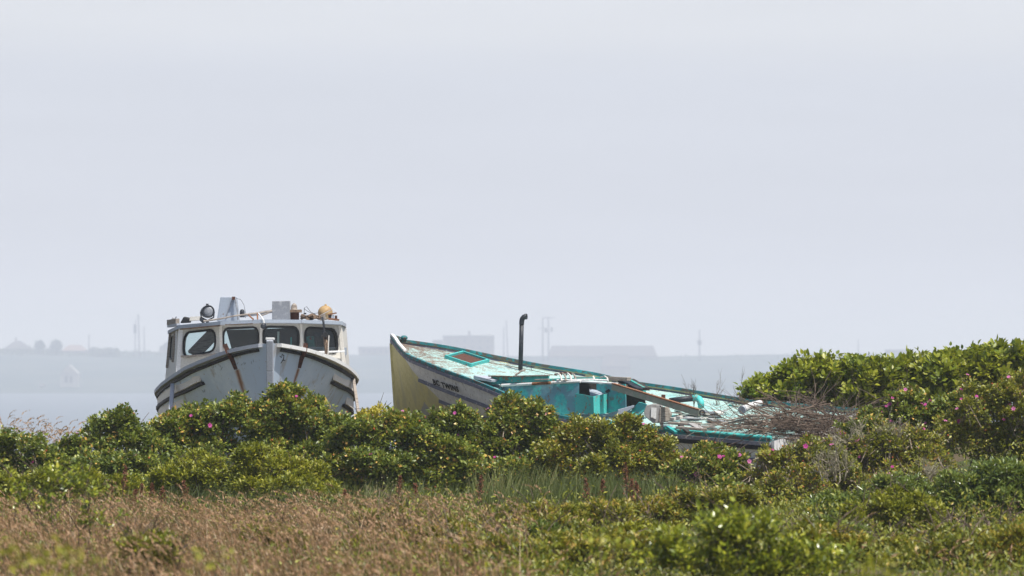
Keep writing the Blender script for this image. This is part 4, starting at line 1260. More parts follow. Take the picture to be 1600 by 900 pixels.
# torn roof: teal planks, pipes, rusty hoops
beam_px('roof_plank', (768, 592.5, 59.9), (803, 593, 59.6), .03, 9, 'tealboard')
beam_px('roof_plank', (801, 593, 59.5), (858, 591.5, 59.2), .03, 9, 'tealboard')
beam_px('roof_edge', (765, 587.5, 59.9), (800, 588.2, 59.6), .08, 2, 'brownwood'); beam_px('roof_edge', (803, 587.8, 59.5), (858, 586.5, 59.2), .08, 2.2, 'weathered')
beam_px('roof_plank', (750, 589.5, 60.2), (778, 595, 59.8), .25, 6, 'caprail', h2=4)
beam_px('roof_plank', (770, 598, 59.9), (858, 595.5, 59.3), .12, 5, 'tealdark')
beam_px('roof_plank', (836, 593.5, 59.1), (858, 592.8, 59), .05, 2, 'weathered')
beam_px('roof_plank', (860, 594, 59.2), (950, 591, 59), .15, 5, 'tealboard'); beam_px('roof_plank', (898, 589.5, 59.3), (985, 592, 59), .10, 3, 'weathered')
beam_px('roof_plank', (905, 596, 58.8), (962, 599.5, 58.3), .12, 2.5, 'white'); beam_px('roof_plank', (951, 591.5, 58.9), (983, 592.5, 58.7), .12, 6, 'weathered')
rod([(784, 602, 59.68), (826, 600, 59.3), (872, 597.5, 58.95), (907, 596, 58.7)], .022, 'white', 'handrail', bt, 8)
rod([(832, 599.8, 59.2), (860, 598.2, 59.0)], .0235, 'rustlight', 'handrail_rust', bt, 8)
rod([(870, 594, 58.9), (925, 593, 58.7), (950, 594.5, 58.6)], .014, 'white', 'handrail', bt, 6)
for k, x in enumerate((869, 876, 884, 891)):
    rod([(x, 586, 59.05), (x + 3, 583.3, 59), (x + 6, 585.5, 58.9), (x + 8, 590, 58.85), (x + 8.5, 595, 58.8)], .014, 'weathered' if k % 2 else 'cream', 'hoop', bt, 6)
rod([(866, 585, 59.05), (880, 582.6, 59.05), (892, 583, 59.0)], .012, 'rust', 'hoop_rail', bt, 6)
rod([(800, 596, 59.5), (806, 586, 59.5), (815, 579.5, 59.5), (820, 578.5, 59.6)], .016, 'weathered', 'bent_strip', bt, 5)
rod([(938, 590, 58.9), (945, 588, 58.8), (949, 591, 58.7), (950, 597, 58.6)], .014, 'cream', 'bent_strip', bt, 5)
rod([(927, 588, 58.9), (929, 594, 58.8)], .014, 'cream', 'bent_strip', bt, 5)
for a, c, mn in (((970, 594, 59), (1000, 609, 58.6), 'iron'), ((966, 599, 59), (996, 612, 58.6), 'rubber'), ((985, 594, 59.3), (1010, 608, 58.8), 'dark'), ((972, 603, 58.9), (1003, 616, 58.5), 'dark')):
    beam_px('broken_board', a, c, .12, 5, mn)
beam_px('broken_board', (982, 593, 59.2), (1006, 606, 58.8), .05, 3, 'tealboard')
for k in range(30):
    px_ = random.uniform(955, 1022) if k < 15 else random.uniform(1040, 1130); 
    py_ = (598 + (px_ - 955) * .33 + random.uniform(-2, 6)) if k < 15 else random.uniform(648, 668)
    q_ = deck_at(px_, py_, .02); a_ = random.uniform(-.5, .5); l_ = random.uniform(.12, .34)
    if k < 15: q_ = P(px_, py_, 58.7); a_ *= 2
    d_v = (tb.aft * math.cos(a_) + tb.out * math.sin(a_)) * l_ + Vector((0, 0, -.11 * l_ + random.uniform(-.02, .03)))
    m_ = MB(); m_.beam(q_ - d_v * .5, q_ + d_v * .5, random.uniform(.05, .11), .022, w2=random.uniform(.03, .1)); m_.build('broken_board', M[random.choice(['weathered', 'concrete', 'brownwood', 'tealboard', 'dark', 'caprail'])], bt)
for k in range(12):
    q_ = deck_at(random.uniform(1045, 1125), random.uniform(645, 670), .03 + .01 * (k % 4)); a_ = random.uniform(-.9, .9); l_ = random.uniform(.25, .55)
    d_v = (tb.aft * math.cos(a_) + tb.out * math.sin(a_)) * l_ + Vector((0, 0, -.11 * l_ + random.uniform(-.05, .08)))
    m_ = MB(); m_.beam(q_ - d_v * .5, q_ + d_v * .5, random.uniform(.06, .12), .022, w2=random.uniform(.04, .1)); m_.build('broken_board', M[random.choice(['weathered', 'cream', 'concrete', 'white', 'brownwood', 'greypaint'])], bt)
rod([(784, 600, 59.75), (782, 604, 59.7), (785, 612, 59.7)], .02, 'tealdark', 'corner_strip', bt)

# loose gear on the after deck
def loose(name, label, cat, mb, mn, bevel=.006, smooth=False):
    return tag(mb.build(name, M[mn], None, bevel=bevel, smooth=smooth), label, cat)
t_ = thing('fallen_timber', 'long pale green square timber leaning from the teal cabin down to the deck', 'timber', P(1095, 648, 56.9))
m_ = MB(); m_.beam(P(958, 604, 58.2), P(1094, 645.5, 57.0), .07, .105, up=Vector((0, 0, 1))); m_.build('timber', M['palegreen'], t_, bevel=.006)
m_ = MB(); m_.beam(P(958, 599.2, 58.2), P(1094, 640.5, 57.0), .075, .018); m_.build('cap_strip', M['rustlight'], t_)
m_ = MB(); m_.tube([P(1094, 645, 56.95) + Vector((.03 + .035 * math.cos(a), 0, .035 * math.sin(a))) for a in np.linspace(0, 6.28, 12)], .012, 6); m_.build('ring_bolt', M['iron'], t_)
# grey engine box
e0 = 57.5
t_ = thing('engine_box', 'grey lidless engine casing lying under the leaning timber on the teal deck', 'engine casing', P(1028, 665, e0))
m_ = MB(); m_.prism([P(1006, 643, e0), P(1010, 633, e0), P(1020, 631, e0), P(1032, 634, e0), P(1031, 661, e0), P(1020, 661, e0), P(1008, 651, e0)], (.05, .3, 0)); m_.build('casing', M['concrete'], t_, bevel=.01)
m_ = MB(); m_.prism([P(1031, 636, e0 - .02), P(1043, 636, e0 + .05), P(1048.5, 648, e0 + .05), P(1046, 658, e0 + .05), P(1030, 661, e0 - .02)], (.03, .26, 0)); m_.build('cover', M['weathered'], t_, bevel=.01)
m_ = MB(); m_.prism([P(1017.5, 637, e0 - .02), P(1026, 638, e0 - .02), P(1025, 655, e0 - .02), P(1017, 652, e0 - .02)], (0, .02, 0)); m_.build('plate', M['white'], t_)
m_ = MB(); m_.prism([P(1031, 659, e0), P(1037, 659, e0), P(1036, 672, e0), P(1033, 672, e0)], (0, .1, 0)); m_.build('foot', M['weathered'], t_)
m_ = MB(); m_.prism([P(983, 645, 57.9), P(998, 628, 57.9), P(1010, 632, 57.7), P(1006, 643, 57.7), P(994, 652, 57.8)], (.02, .12, 0)); loose('panel', 'bright teal board tilted up left of the grey engine casing', 'board', m_, 'tealbright')
m_ = MB(); m_.prism([P(965, 640, 57.8), P(990, 633, 57.8), P(990, 637, 57.8), P(968, 650, 57.8)], (.02, .1, 0)); loose('panel', 'dull grey plank beside the tilted teal board', 'board', m_, 'greypaint')
m_ = MB(); m_.box(P(1036.5, 619.5, 58.2), (.06, .06, .06)); m_.tube([P(1037, 622, 58.2), P(1037.5, 628, 58.2)], .018, 6); loose('bracket', 'small rusty block standing up behind the leaning timber', 'bracket', m_, 'rust')
t_ = thing('pipe', 'black pipe with bright teal elbow lying on the far side of the deck', 'pipe', P(1090, 634, 58.4))
m_ = MB(); m_.tube([P(1046, 626.5, 58.6), P(1066, 624, 58.6), P(1083, 622.3, 58.6)], .046, 10); m_.build('pipe', M['iron'], t_, smooth=True)
m_ = MB(); m_.tube([P(1082, 622.3, 58.6), P(1088, 621.7, 58.6), P(1092.5, 624, 58.55), P(1095, 629, 58.5), P(1095.5, 636, 58.45)], [.05, .053, .055, .053, .048], 12); m_.build('elbow', M['tealbright'], t_, smooth=True)
t_ = thing('white_drum', 'white cylinder lying on its side at the edge of the brushwood pile', 'drum', P(1168, 640, 57.9))
m_ = MB(); m_.tube([P(1160, 640, 57.7), P(1171, 635, 57.9), P(1188, 629.5, 58.3)], [.058, .054, .046], 16); m_.build('barrel', M['white'], t_, smooth=True)
m_ = MB(); m_.tube([P(1159, 640.6, 57.68), P(1161, 639.8, 57.72)], [.061, .061], 16); m_.build('rim', M['caprail'], t_)
m_ = MB(); m_.tube([P(1187, 629.8, 58.28), P(1189, 629.2, 58.32)], [.047, .047], 16); m_.build('red_end', M['rust'], t_)
m_ = MB(); m_.beam(P(1139, 633, 58.2), P(1153, 636, 58.1), .03, .025); loose('stick', 'short teal stick pointing left from the white cylinder', 'stick', m_, 'tealboard')
junk = [((1047, 661, 57.2), (1092, 664, 57), .16, 4, 'weathered', 'grey weathered plank lying flat just right of the engine casing'),
        ((1060, 668, 56.9), (1100, 671, 56.7), .2, 4, 'weathered', 'broad grey plank near the teal stern rail'),
        ((1050, 655, 57.3), (1064, 652, 57.4), .1, 5, 'cream', 'short cream board end right of the engine casing'),
        ((1080, 662, 57), (1096, 671, 56.7), .12, 3, 'concrete', 'thin grey board end crossing the flat planks'),
        ((1062, 664, 57.1), (1076, 676, 56.6), .06, 4, 'dark', 'dark rotten board slanting to the teal stern rail'),
        ((1043, 667, 57.0), (1056, 676, 56.6), .05, 4, 'teal', 'small teal board leaning by the engine casing foot')]
for a, c, w, h, mn, lb in junk:
    m_ = MB(); m_.beam(P(*a), P(*c), w, h * a[2] / F); loose('plank', lb, 'plank', m_, mn)
# ------------------------------------------------------------------ the scrub in front of the boats
# (name, label, style, depth, lobes as seen (px, py, rx, ry, depth offset), shoots, flowers, hips, bare twigs)
RG = 'rose bushes along the hedge in front of the boats'
BUSHES = [
    ('low rose bush at the far left end of the hedge under the dry seed grass', 'rose', 51.5, [(20, 728, 62, 62), (78, 735, 55, 52), (-35, 735, 60, 70), (50, 770, 70, 30, -.4)], 1500, 2, 40, 20),
    ('bright leafy rose bush left of the white boat, sloping down to the left', 'rose', 51.8, [(150, 705, 52, 50), (195, 692, 45, 54), (235, 718, 50, 50), (110, 735, 45, 45), (180, 750, 90, 40, -.5)], 1900, 3, 40, 10),
    ('dark rose bush under the left bow of the white boat', 'rose', 52.3, [(285, 690, 48, 55), (335, 682, 45, 56), (368, 662, 34, 42), (252, 695, 42, 52), (310, 745, 70, 45, -.4)], 2000, 4, 40, 10),
    ('tall dark rose bush rising highest before the stem of the white boat', 'rose', 52.6, [(440, 644, 44, 46), (412, 672, 42, 48), (482, 660, 44, 40), (520, 690, 42, 42), (450, 710, 80, 52), (505, 735, 55, 45, -.3)], 2500, 2, 60, 20),
    ('rose bush with several pink blooms between the two boats', 'rose', 52.0, [(560, 700, 48, 48), (612, 692, 44, 46), (650, 690, 34, 44), (590, 742, 72, 42, -.3), (530, 740, 40, 40)], 2100, 5, 40, 20),
    ('broad dark rose bush before the ochre bow of the teal boat', 'rose', 52.4, [(710, 671, 38, 40), (668, 704, 40, 42), (742, 700, 42, 44), (690, 735, 72, 48, -.3), (752, 740, 50, 46)], 2300, 3, 70, 20),
    ('two-humped dark rose bush hiding the middle of the teal hull', 'rose', 52.6, [(798, 656, 32, 42), (838, 664, 28, 42), (790, 700, 52, 52), (840, 712, 44, 50), (815, 748, 58, 44, -.4)], 2000, 4, 60, 20),
    ('dome-shaped olive rose bush hung with orange hips before the teal cabin', 'olive', 52.0, [(962, 694, 54, 46), (915, 697, 50, 44), (1010, 712, 44, 46), (950, 738, 78, 38, -.3), (1040, 730, 30, 30), (880, 720, 40, 50)], 2500, 1, 90, 30),
    ('small rose bush in front of the teal stern rail', 'rose', 53.4, [(1108, 712, 32, 22), (1092, 728, 32, 24), (1130, 726, 26, 22)], 700, 0, 20, 10),
    ('low rose bush with a cluster of pink blooms right of the olive dome', 'rose', 51.0, [(1100, 742, 48, 32), (1060, 756, 36, 28), (1140, 738, 36, 30)], 900, 14, 10, 10),
    ('olive rose bush full of bare twigs below the brushwood pile', 'olive', 50.5, [(1228, 736, 46, 44), (1270, 728, 54, 46), (1190, 766, 46, 38), (1300, 740, 45, 55), (1240, 775, 72, 40, -.5), (1202, 722, 26, 20)], 1600, 10, 60, 420),
    ('olive rose bush with grey lichened twigs at its centre', 'olive', 50.8, [(1380, 715, 55, 46), (1435, 720, 52, 48), (1340, 725, 42, 44), (1400, 760, 85, 40, -.4)], 1300, 8, 60, 420),
    ('pink-flowered rose bush under the knotweed on the right slope', 'rose', 53.0, [(1375, 672, 42, 40), (1420, 655, 48, 44), (1470, 660, 46, 44), (1350, 690, 36, 34)], 1400, 22, 30, 30),
    ('yellow-green rose bush with pink blooms at the right edge', 'olive', 51.5, [(1540, 648, 62, 52), (1600, 640, 60, 56), (1500, 690, 52, 48), (1565, 705, 66, 48), (1620, 700, 50, 60)], 2200, 20, 60, 160),
]
for lb, stl, D, lob, n, nf, nh, nb in BUSHES:
    bush('rose_bush', lb, 'rose bush', stl, D, lob, 0, n, nf, nh, RG, nb * 2, sprays=26, spray_len=.26)
bush('shrub', 'bright yellow shrub glowing behind the hedge between the two boats', 'shrub', 'yellow', 54.2, [(575, 655, 16, 18), (592, 652, 12, 20), (563, 662, 12, 16), (585, 680, 26, 24)], 0, 320, sizek=.95)
LG = 'lime green shrubs at the foot of the hedge'
bush('shrub', 'lime green shrub low in front of the tall dark rose bush', 'shrub', 'lime', 49.0, [(430, 740, 52, 42), (478, 752, 46, 38), (390, 738, 44, 44), (515, 768, 26, 20), (440, 765, 70, 26, -.3)], 0, 1500, group=LG)
bush('shrub', 'lime green shrub at the hedge foot below the white boat\'s left bow', 'shrub', 'lime', 49.3, [(300, 742, 48, 40), (340, 752, 42, 36), (265, 755, 36, 34)], 0, 900, group=LG)
bush('shrub', 'yellow-green shrub at the left end of the hedge foot', 'shrub', 'lime', 48.5, [(15, 770, 34, 36), (70, 760, 34, 34), (130, 765, 44, 32), (190, 770, 40, 30)], 0, 950, group=LG)
# knotweed thicket on the right
KG = 'knotweed clumps behind the brushwood'
bush('knotweed', 'left knotweed clump overhanging the brushwood pile', 'knotweed', 'knot', 60.3, [(1200, 622, 32, 26), (1242, 612, 38, 34), (1282, 597, 40, 30), (1320, 608, 42, 40), (1240, 626, 56, 36), (1310, 632, 50, 40)], 0, 760, group=KG, singles=300, sprays=170, spray_len=.52)
bush('knotweed', 'middle knotweed clump with a deep shaded hollow below it', 'knotweed', 'knot', 60.0, [(1352, 600, 42, 32), (1400, 602, 44, 34), (1440, 602, 44, 36), (1370, 618, 60, 42), (1430, 628, 60, 44), (1350, 640, 50, 40)], 0, 820, group=KG, singles=300, sprays=170, spray_len=.52)
bush('knotweed', 'tall knotweed clump rising to the right edge of the view', 'knotweed', 'knot', 59.6, [(1482, 598, 42, 34), (1525, 586, 44, 34), (1572, 580, 46, 34), (1620, 576, 46, 40), (1500, 612, 60, 46), (1580, 600, 66, 50), (1490, 640, 60, 44)], 0, 1050, group=KG, singles=300, sprays=170, spray_len=.52)
# nearer shrubs
bush('bayberry', 'glossy dark green bayberry with upright leaves at the right edge', 'shrub', 'bay', 44.0, [(1500, 785, 60, 52), (1560, 770, 58, 52), (1615, 780, 50, 56), (1460, 800, 40, 40), (1550, 815, 80, 36)], 0, 1900)
bush('bayberry', 'narrow-leaved bayberry sprawling below the lichened rose bush', 'shrub', 'bay', 45.5, [(1290, 800, 40, 32), (1390, 770, 50, 30), (1430, 775, 40, 30), (1340, 800, 40, 30)], 0, 800)
bush('shrub', 'lime yellow shrub nestled between the dark bayberries', 'shrub', 'lime', 42.0, [(1390, 800, 48, 38), (1350, 815, 42, 34), (1440, 800, 40, 30), (1400, 830, 62, 26)], 0, 1050)
bush('shrub', 'broad-leaved green shrub standing tall in the near meadow', 'shrub', 'broad', 31.0, [(1060, 876, 40, 36), (1108, 852, 36, 40), (1150, 838, 30, 36), (1195, 848, 36, 40), (1245, 872, 40, 34), (1150, 890, 90, 36), (1200, 908, 120, 34), (1290, 892, 44, 26)], 0, 330, singles=300, floor=0.02, sizek=.85, sprays=60, spray_len=.4, stem_r=.6)
HG = 'low heath shrubs covering the near ground'
bush('heath_shrub', 'orange-tipped low shrub at the bottom right corner', 'shrub', 'heath', 36.0, [(1520, 868, 62, 36), (1590, 862, 52, 40), (1450, 872, 52, 34), (1560, 905, 90, 40)], 0, 1500, group=HG, floor=.1)
bush('heath_shrub', 'orange-tipped low shrub between the broad-leaved shrub and the corner', 'shrub', 'heath', 36.5, [(1320, 862, 58, 36), (1380, 866, 52, 34), (1270, 850, 40, 34), (1340, 905, 90, 40)], 0, 1400, group=HG, floor=.1)
bush('heath_shrub', 'olive low shrub with a patch of dead twigs in the near middle', 'shrub', 'heath', 41.0, [(770, 828, 58, 30), (830, 815, 55, 28), (890, 818, 50, 30), (950, 812, 50, 28), (850, 850, 100, 30, -.6)], 0, 1700, group=HG, bare=160)
bush('heath_shrub', 'yellow-green low shrub between the green blades and the broad-leaved shrub', 'shrub', 'heath', 42.5, [(1000, 805, 46, 28), (1050, 800, 46, 30), (1100, 790, 46, 30), (1150, 785, 40, 28), (1010, 840, 60, 30, -.6)], 0, 1400, group=HG, bare=80)
bush('heath_shrub', 'olive low shrub at the bottom centre edge', 'shrub', 'heath', 35.0, [(700, 870, 60, 30), (770, 872, 60, 32), (850, 872, 60, 36), (930, 864, 60, 38), (1000, 868, 60, 40), (850, 908, 170, 34)], 0, 2000, group=HG, floor=.05, bare=120)
bush('heath_shrub', 'dark green low shrub below the pink-bloomed low rose bush', 'shrub', 'rose', 45.0, [(1090, 782, 40, 26), (1140, 776, 40, 28), (1050, 790, 30, 24)], 0, 700, group=HG)
bush('heath_shrub', 'yellow-leaved low shrub left of the broad-leaved shrub', 'shrub', 'lime', 37.0, [(985, 842, 40, 30), (1030, 850, 36, 30), (940, 856, 36, 26)], 0, 700, group=HG, floor=.05)
bush('heath_shrub', 'glossy dark low shrub between the dead-twig shrub and the bottom edge', 'shrub', 'bay', 38.5, [(800, 858, 44, 26), (850, 850, 40, 28), (755, 862, 36, 24)], 0, 650, group=HG, floor=.05)
bush('heath_shrub', 'bronze-tinted low shrub under the glossy bayberry at the right', 'shrub', 'olive', 40.0, [(1470, 845, 44, 30), (1530, 850, 44, 28), (1580, 840, 40, 30)], 0, 850, group=HG, floor=.15, bare=60)
bush('heath_shrub', 'dark green low shrub right of the broad-leaved shrub', 'shrub', 'bay', 38.0, [(1290, 838, 38, 30), (1330, 846, 34, 26), (1262, 852, 30, 24)], 0, 600, group=HG, floor=.1)
bush('heath_shrub', 'small yellow-green shrub breaking through the dry grass below the lime shrub', 'shrub', 'lime', 38.5, [(410, 842, 36, 26), (450, 852, 30, 22)], 0, 260, group=HG, floor=.02, sprays=16, spray_len=.3)
bush('heath_shrub', 'small olive shrub in the dry grass midway between the two boats', 'shrub', 'heath', 42.0, [(590, 815, 34, 24), (625, 822, 30, 22)], 0, 260, group=HG, floor=.02, sprays=16, spray_len=.3)
bush('heath_shrub', 'small green shrub at the lower left of the dry grass', 'shrub', 'lime', 33.0, [(215, 862, 40, 26), (255, 872, 34, 22)], 0, 240, group=HG, floor=.02, sprays=16, spray_len=.3)
bush('heath_shrub', 'sparse green shrub among the dry grass at the lower centre', 'shrub', 'heath', 38.0, [(650, 850, 46, 28), (700, 838, 44, 26), (560, 862, 40, 24)], 0, 560, group=HG, floor=.05)
bush('weed', 'thin dark leafy weed at the left among the dry grass', 'weed', 'broad', 36.0, [(50, 800, 34, 60), (85, 780, 26, 66), (125, 790, 36, 60), (160, 830, 24, 40)], 0, 8, floor=.0, sizek=.7, spread=.7, sprays=20, spray_len=.45, stem_r=.35, stems=4)

# grasses: one mesh per kind, blades standing on the ground
def blades(name, label, mat_, cnt, place, h, w, lean, tint, heads=0, seg=3):
    xs, ys = place(cnt)
    cnt = len(xs)
    z = np.array([ground_z(x, y) for x, y in zip(xs, ys)])
    base = np.stack([xs, ys, z], 1)
    H = h[0] + (h[1] - h[0]) * RNG.random(cnt) ** 1.2
    H *= 1 + .25 * lump(base, 1.3)
    if name == 'dry_grass' and h[1] < .9: H *= 1 - .5 * np.clip((ys - 39) / 7, 0, 1)
    ln = unit(np.stack([RNG.normal(lean[0], .6, cnt), RNG.normal(0, .6, cnt), np.zeros(cnt)], 1))
    bend = H * RNG.uniform(.05, lean[1], cnt)
    sd = unit(np.stack([np.ones(cnt) + RNG.normal(0, .3, cnt), RNG.normal(0, .6, cnt), np.zeros(cnt)], 1))
    W = w * RNG.uniform(.6, 1.3, cnt)
    V = []
    for j in range(seg + 1):
        t = j / seg
        c = base + np.array([0, 0, 1.]) * (H * (t - .12 * t * t))[:, None] + ln * (bend * t * t)[:, None]
        k = (W * (1 - .85 * t) * .5)[:, None]
        V += [c - sd * k, c + sd * k]
    tip = c
    V = np.stack(V, 1).reshape(-1, 3)
    k = 2 * (seg + 1)
    fi = np.array([[2 * j, 2 * j + 1, 2 * j + 3] for j in range(seg)] + [[2 * j, 2 * j + 3, 2 * j + 2] for j in range(seg)])
    Fc = (fi[None] + (np.arange(cnt) * k)[:, None, None]).reshape(-1, 3)
    tv = np.repeat(np.clip(tint[0] + tint[1] * RNG.normal(0, 1, cnt) + .42 * lump(base, 1.1) * (1 if 'grass' in mat_ else 0), 0, 1), k)
    if heads:
        # drooping seed heads: little stacks of chaff
        hs = RNG.random(cnt) < heads
        tp = tip[hs]; dr = unit(ln[hs] * RNG.uniform(.3, 1.2, (hs.sum(), 1)) + np.array([0, 0, .9])); m_ = len(tp)
        HV, HF, HT = [], [], []
        nsp = 7
        for j in range(nsp):
            t = j / (nsp - 1)
            q = tp + dr * (.11 * t) + ln[hs] * (.05 * t * t) - np.array([0, 0, .04]) * t * t
            s_ = .0135 * (1 - .6 * abs(t - .4))
            r1 = unit(RNG.normal(size=(m_, 3))) * s_; r2 = unit(RNG.normal(size=(m_, 3))) * s_
            HV.append(np.stack([q - r1, q + r2 * .8, q + dr * .03 + r1 * .4, q - r2 * .8], 1).reshape(-1, 3))
        base_i = len(V)
        for j in range(nsp):
            o0 = base_i + j * m_ * 4 + np.arange(m_) * 4
            HF.append(np.stack([o0, o0 + 1, o0 + 2], 1)); HF.append(np.stack([o0, o0 + 2, o0 + 3], 1))
        V = np.concatenate([V] + HV); Fc = np.concatenate([Fc] + HF)
        tv = np.concatenate([tv, np.clip(RNG.normal(.66, .2, len(V) - len(tv)), 0, 1)])
    me = bpy.data.meshes.new(name)
    me.vertices.add(len(V)); me.vertices.foreach_set('co', V.astype(np.float32).ravel())
    me.loops.add(len(Fc) * 3); me.loops.foreach_set('vertex_index', Fc.astype(np.int32).ravel())
    me.polygons.add(len(Fc)); me.polygons.foreach_set('loop_start', np.arange(0, len(Fc) * 3, 3, dtype=np.int32))
    at = me.attributes.new('tint', 'FLOAT', 'POINT'); at.data.foreach_set('value', tv.astype(np.float32))
    me.materials.append(M[mat_]); me.update(calc_edges=True); me.validate()
    o = bpy.data.objects.new(name, me); COL.objects.link(o)
    return tag(o, label, kind='stuff')

def strip(px0, px1, d0, d1, edge=0):
    def f(n):
        d = np.sqrt(RNG.uniform(d0 * d0, d1 * d1, n)); px = RNG.uniform(px0, px1, n)
        return (px - 800) * d / F, d
    return f
def patchy(f, thr, s=.7):
    def g(n):
        x, y = f(n)
        k = lump(np.stack([x, y, 0 * x], 1), s) + RNG.normal(0, .25, len(x)) > thr
        return x[k], y[k]
    return g
blades('dry_grass', 'short brown matted grass in the near left meadow', 'drygrass', 9000, patchy(strip(-40, 820, 24, 47.5), -.5, 1.2), (.08, .24), .008, (-.6, .8), (.30, .22), .12)
blades('dry_grass', 'taller tufts of pinkish dry grass with seed heads in the near left', 'drygrass', 12500, patchy(patchy(strip(-40, 760, 25, 47.3), .05, 2.7), -.25, .9), (.18, .60), .008, (-.8, .8), (.40, .30), .40)
blades('dry_grass', 'tall thin seeding stems standing over the dry grass', 'drygrass', 2200, patchy(strip(-40, 860, 25, 44), 0, 1.6), (.38, .68), .008, (-.6, .6), (.62, .22), .85)
blades('dry_grass', 'thin tawny grass between the near shrubs', 'drygrass', 1800, patchy(strip(700, 1650, 26, 47), .3), (.15, .34), .007, (.5, .5), (.4, .2), .4)
blades('dry_grass', 'pale seed grass on the skyline at the left', 'drygrass', 210, strip(-30, 118, 53, 55.5), (.8, 1.15), .008, (.2, .6), (.5, .2), 1.0)
blades('green_grass', 'tall green blades at the foot of the hedge', 'greengrass', 2300, strip(735, 1060, 47.3, 49.6), (.3, .62), .017, (.3, .35), (.5, .22))
blades('green_grass', 'scattered green blades along the hedge foot at the left', 'greengrass', 2300, strip(120, 760, 46.5, 50.5), (.2, .5), .014, (.3, .5), (.45, .2))
blades('green_grass', 'short green grass between the shrubs', 'greengrass', 9000, patchy(strip(-40, 1650, 25, 50), .0, .9), (.10, .28), .010, (.3, .5), (.4, .2))

# leafy ground cover between everything: low plants, taller in drifts
def cover(name, label, mat_, cnt, place, hmax, L, asp, tint):
    x, y = place(cnt); n = len(x)
    z0 = np.array([ground_z(a, c) for a, c in zip(x, y)])
    q = np.stack([x, y, 0 * x], 1)
    drift = np.clip(.45 + .55 * lump(q, 1.6) + .3 * lump(q + 5, 4.5), .08, 1)
    z = z0 + hmax * drift * RNG.random(n) ** .45
    p = np.stack([x, y, z], 1)
    d = RNG.normal(0, .7, (n, 3)) + np.array([0, 0, .9]); nn = RNG.normal(0, .5, (n, 3)) + np.array([0, -.35, .6])
    me = leaf_mesh(name, p, d, nn, L * RNG.uniform(.6, 1.3, n), asp, np.clip(tint[0] + tint[1] * RNG.normal(0, 1, n) + .2 * lump(q, 1.1), 0, 1), M[mat_])
    tag(link(me, name), label, kind='stuff')
cover('ground_cover', 'low yellow-green ground cover across the near meadow on the right', 'heath', 42000, patchy(strip(520, 1660, 24, 50), -.25, 1.1), .34, .05, .45, (.34, .22))
cover('ground_cover', 'fresh green low growth in drifts across the right of the meadow', 'lime', 20000, patchy(strip(620, 1660, 24, 50), .1, 1.9), .5, .055, .42, (.35, .22))
cover('ground_cover', 'sparse green herbs scattered through the dry grass', 'lime', 34000, patchy(patchy(strip(-40, 860, 24, 48), .05, 1.9), -.2, .8), .36, .05, .42, (.30, .22))
cover('ground_cover', 'brown withered herbs under the dry grass', 'drygrass', 16000, patchy(strip(-40, 900, 24, 49), -.3, 2.1), .24, .05, .3, (.25, .2))

cover('ground_cover', 'rough green growth around and behind the boats', 'heath', 16000, strip(-500, 2300, 51, 68), .35, .07, .45, (.3, .22))
cover('ground_cover', 'low scrub carrying on past the edges of the view', 'heath', 26000, lambda n: (lambda a, c: (np.concatenate([a[0], c[0]]), np.concatenate([a[1], c[1]])))(strip(-700, -40, 28, 52)(n // 3), strip(1650, 2500, 28, 52)(n - n // 3)), .6, .075, .45, (.32, .22))

# red-brown dock stalks
DG_ = 'dock stalks along the hedge foot'
dock_places = [(172, 800, 40, 'short rust-red dock stalk at the left end of the row'), (187, 790, 62, 'tallest rust-red dock stalk below the bright leafy rose bush'), (206, 805, 40, 'third rust-red dock stalk from the left in the row'),
               (223, 800, 44, 'slim rust-red dock stalk midway along the left row'), (237, 812, 56, 'broad rust-red dock stalk in the left row'), (248, 808, 46, 'rust-red dock stalk at the right end of the left row'), (293, 796, 44, 'rust-red dock stalk below the lime shrub, apart from the left row'),
               (540, 805, 40, 'lone rust-red dock stalk right of the big lime shrub'), (618, 790, 46, 'left of two rust-red dock stalks before the pink-bloomed rose bush'), (653, 792, 36, 'right of two rust-red dock stalks before the pink-bloomed rose bush'), (745, 790, 46, 'rust-red dock stalk where the green blades begin'),
               (921, 788, 40, 'left of two short rust-red dock stalks among the green blades'), (935, 790, 40, 'right of two short rust-red dock stalks among the green blades'), (981, 785, 62, 'tallest rust-red dock stalk before the olive dome bush'), (990, 790, 40, 'short rust-red dock stalk touching the tallest right-hand one'), (1000, 790, 36, 'rust-red dock stalk at the right end of the green blades')]
for px, py, hp, lb in dock_places:
    D = 47.0 + random.uniform(-.5, .5)
    bx = (px - 800) * D / F
    hgt = EYE - (py - hp - HY) * D / F
    gz = ground_z(bx, D)
    t = thing('dock_plant', lb, 'dock plant', (bx, D, gz), DG_)
    m_ = MB(); top = Vector((bx + random.uniform(-.05, .08), D, hgt)); m_.tube([(bx, D, gz - .03), Vector((bx, D, gz)).lerp(top, .5), top], [.008, .006, .003], 5); m_.build('stalk', M['bark'], t)
    N = 240; tt = RNG.random(N) ** .8
    lo = gz + (hgt - gz) * .45
    c = np.stack([bx + (top.x - bx) * (.45 + .55 * tt), np.full(N, D), lo + (hgt - lo) * tt], 1) + RNG.normal(0, 1, (N, 3)) * (.030 * (1.15 - tt))[:, None]
    me = leaf_mesh('seed_head', c - np.array(WORLDLOC[t.name]), RNG.normal(size=(N, 3)) + np.array([0, 0, .5]), RNG.normal(size=(N, 3)), RNG.uniform(.012, .03, N), .8, RNG.random(N), M['dock'])
    o = bpy.data.objects.new('seed_head', me); COL.objects.link(o); o.parent = t; o['kind'] = 'stuff'

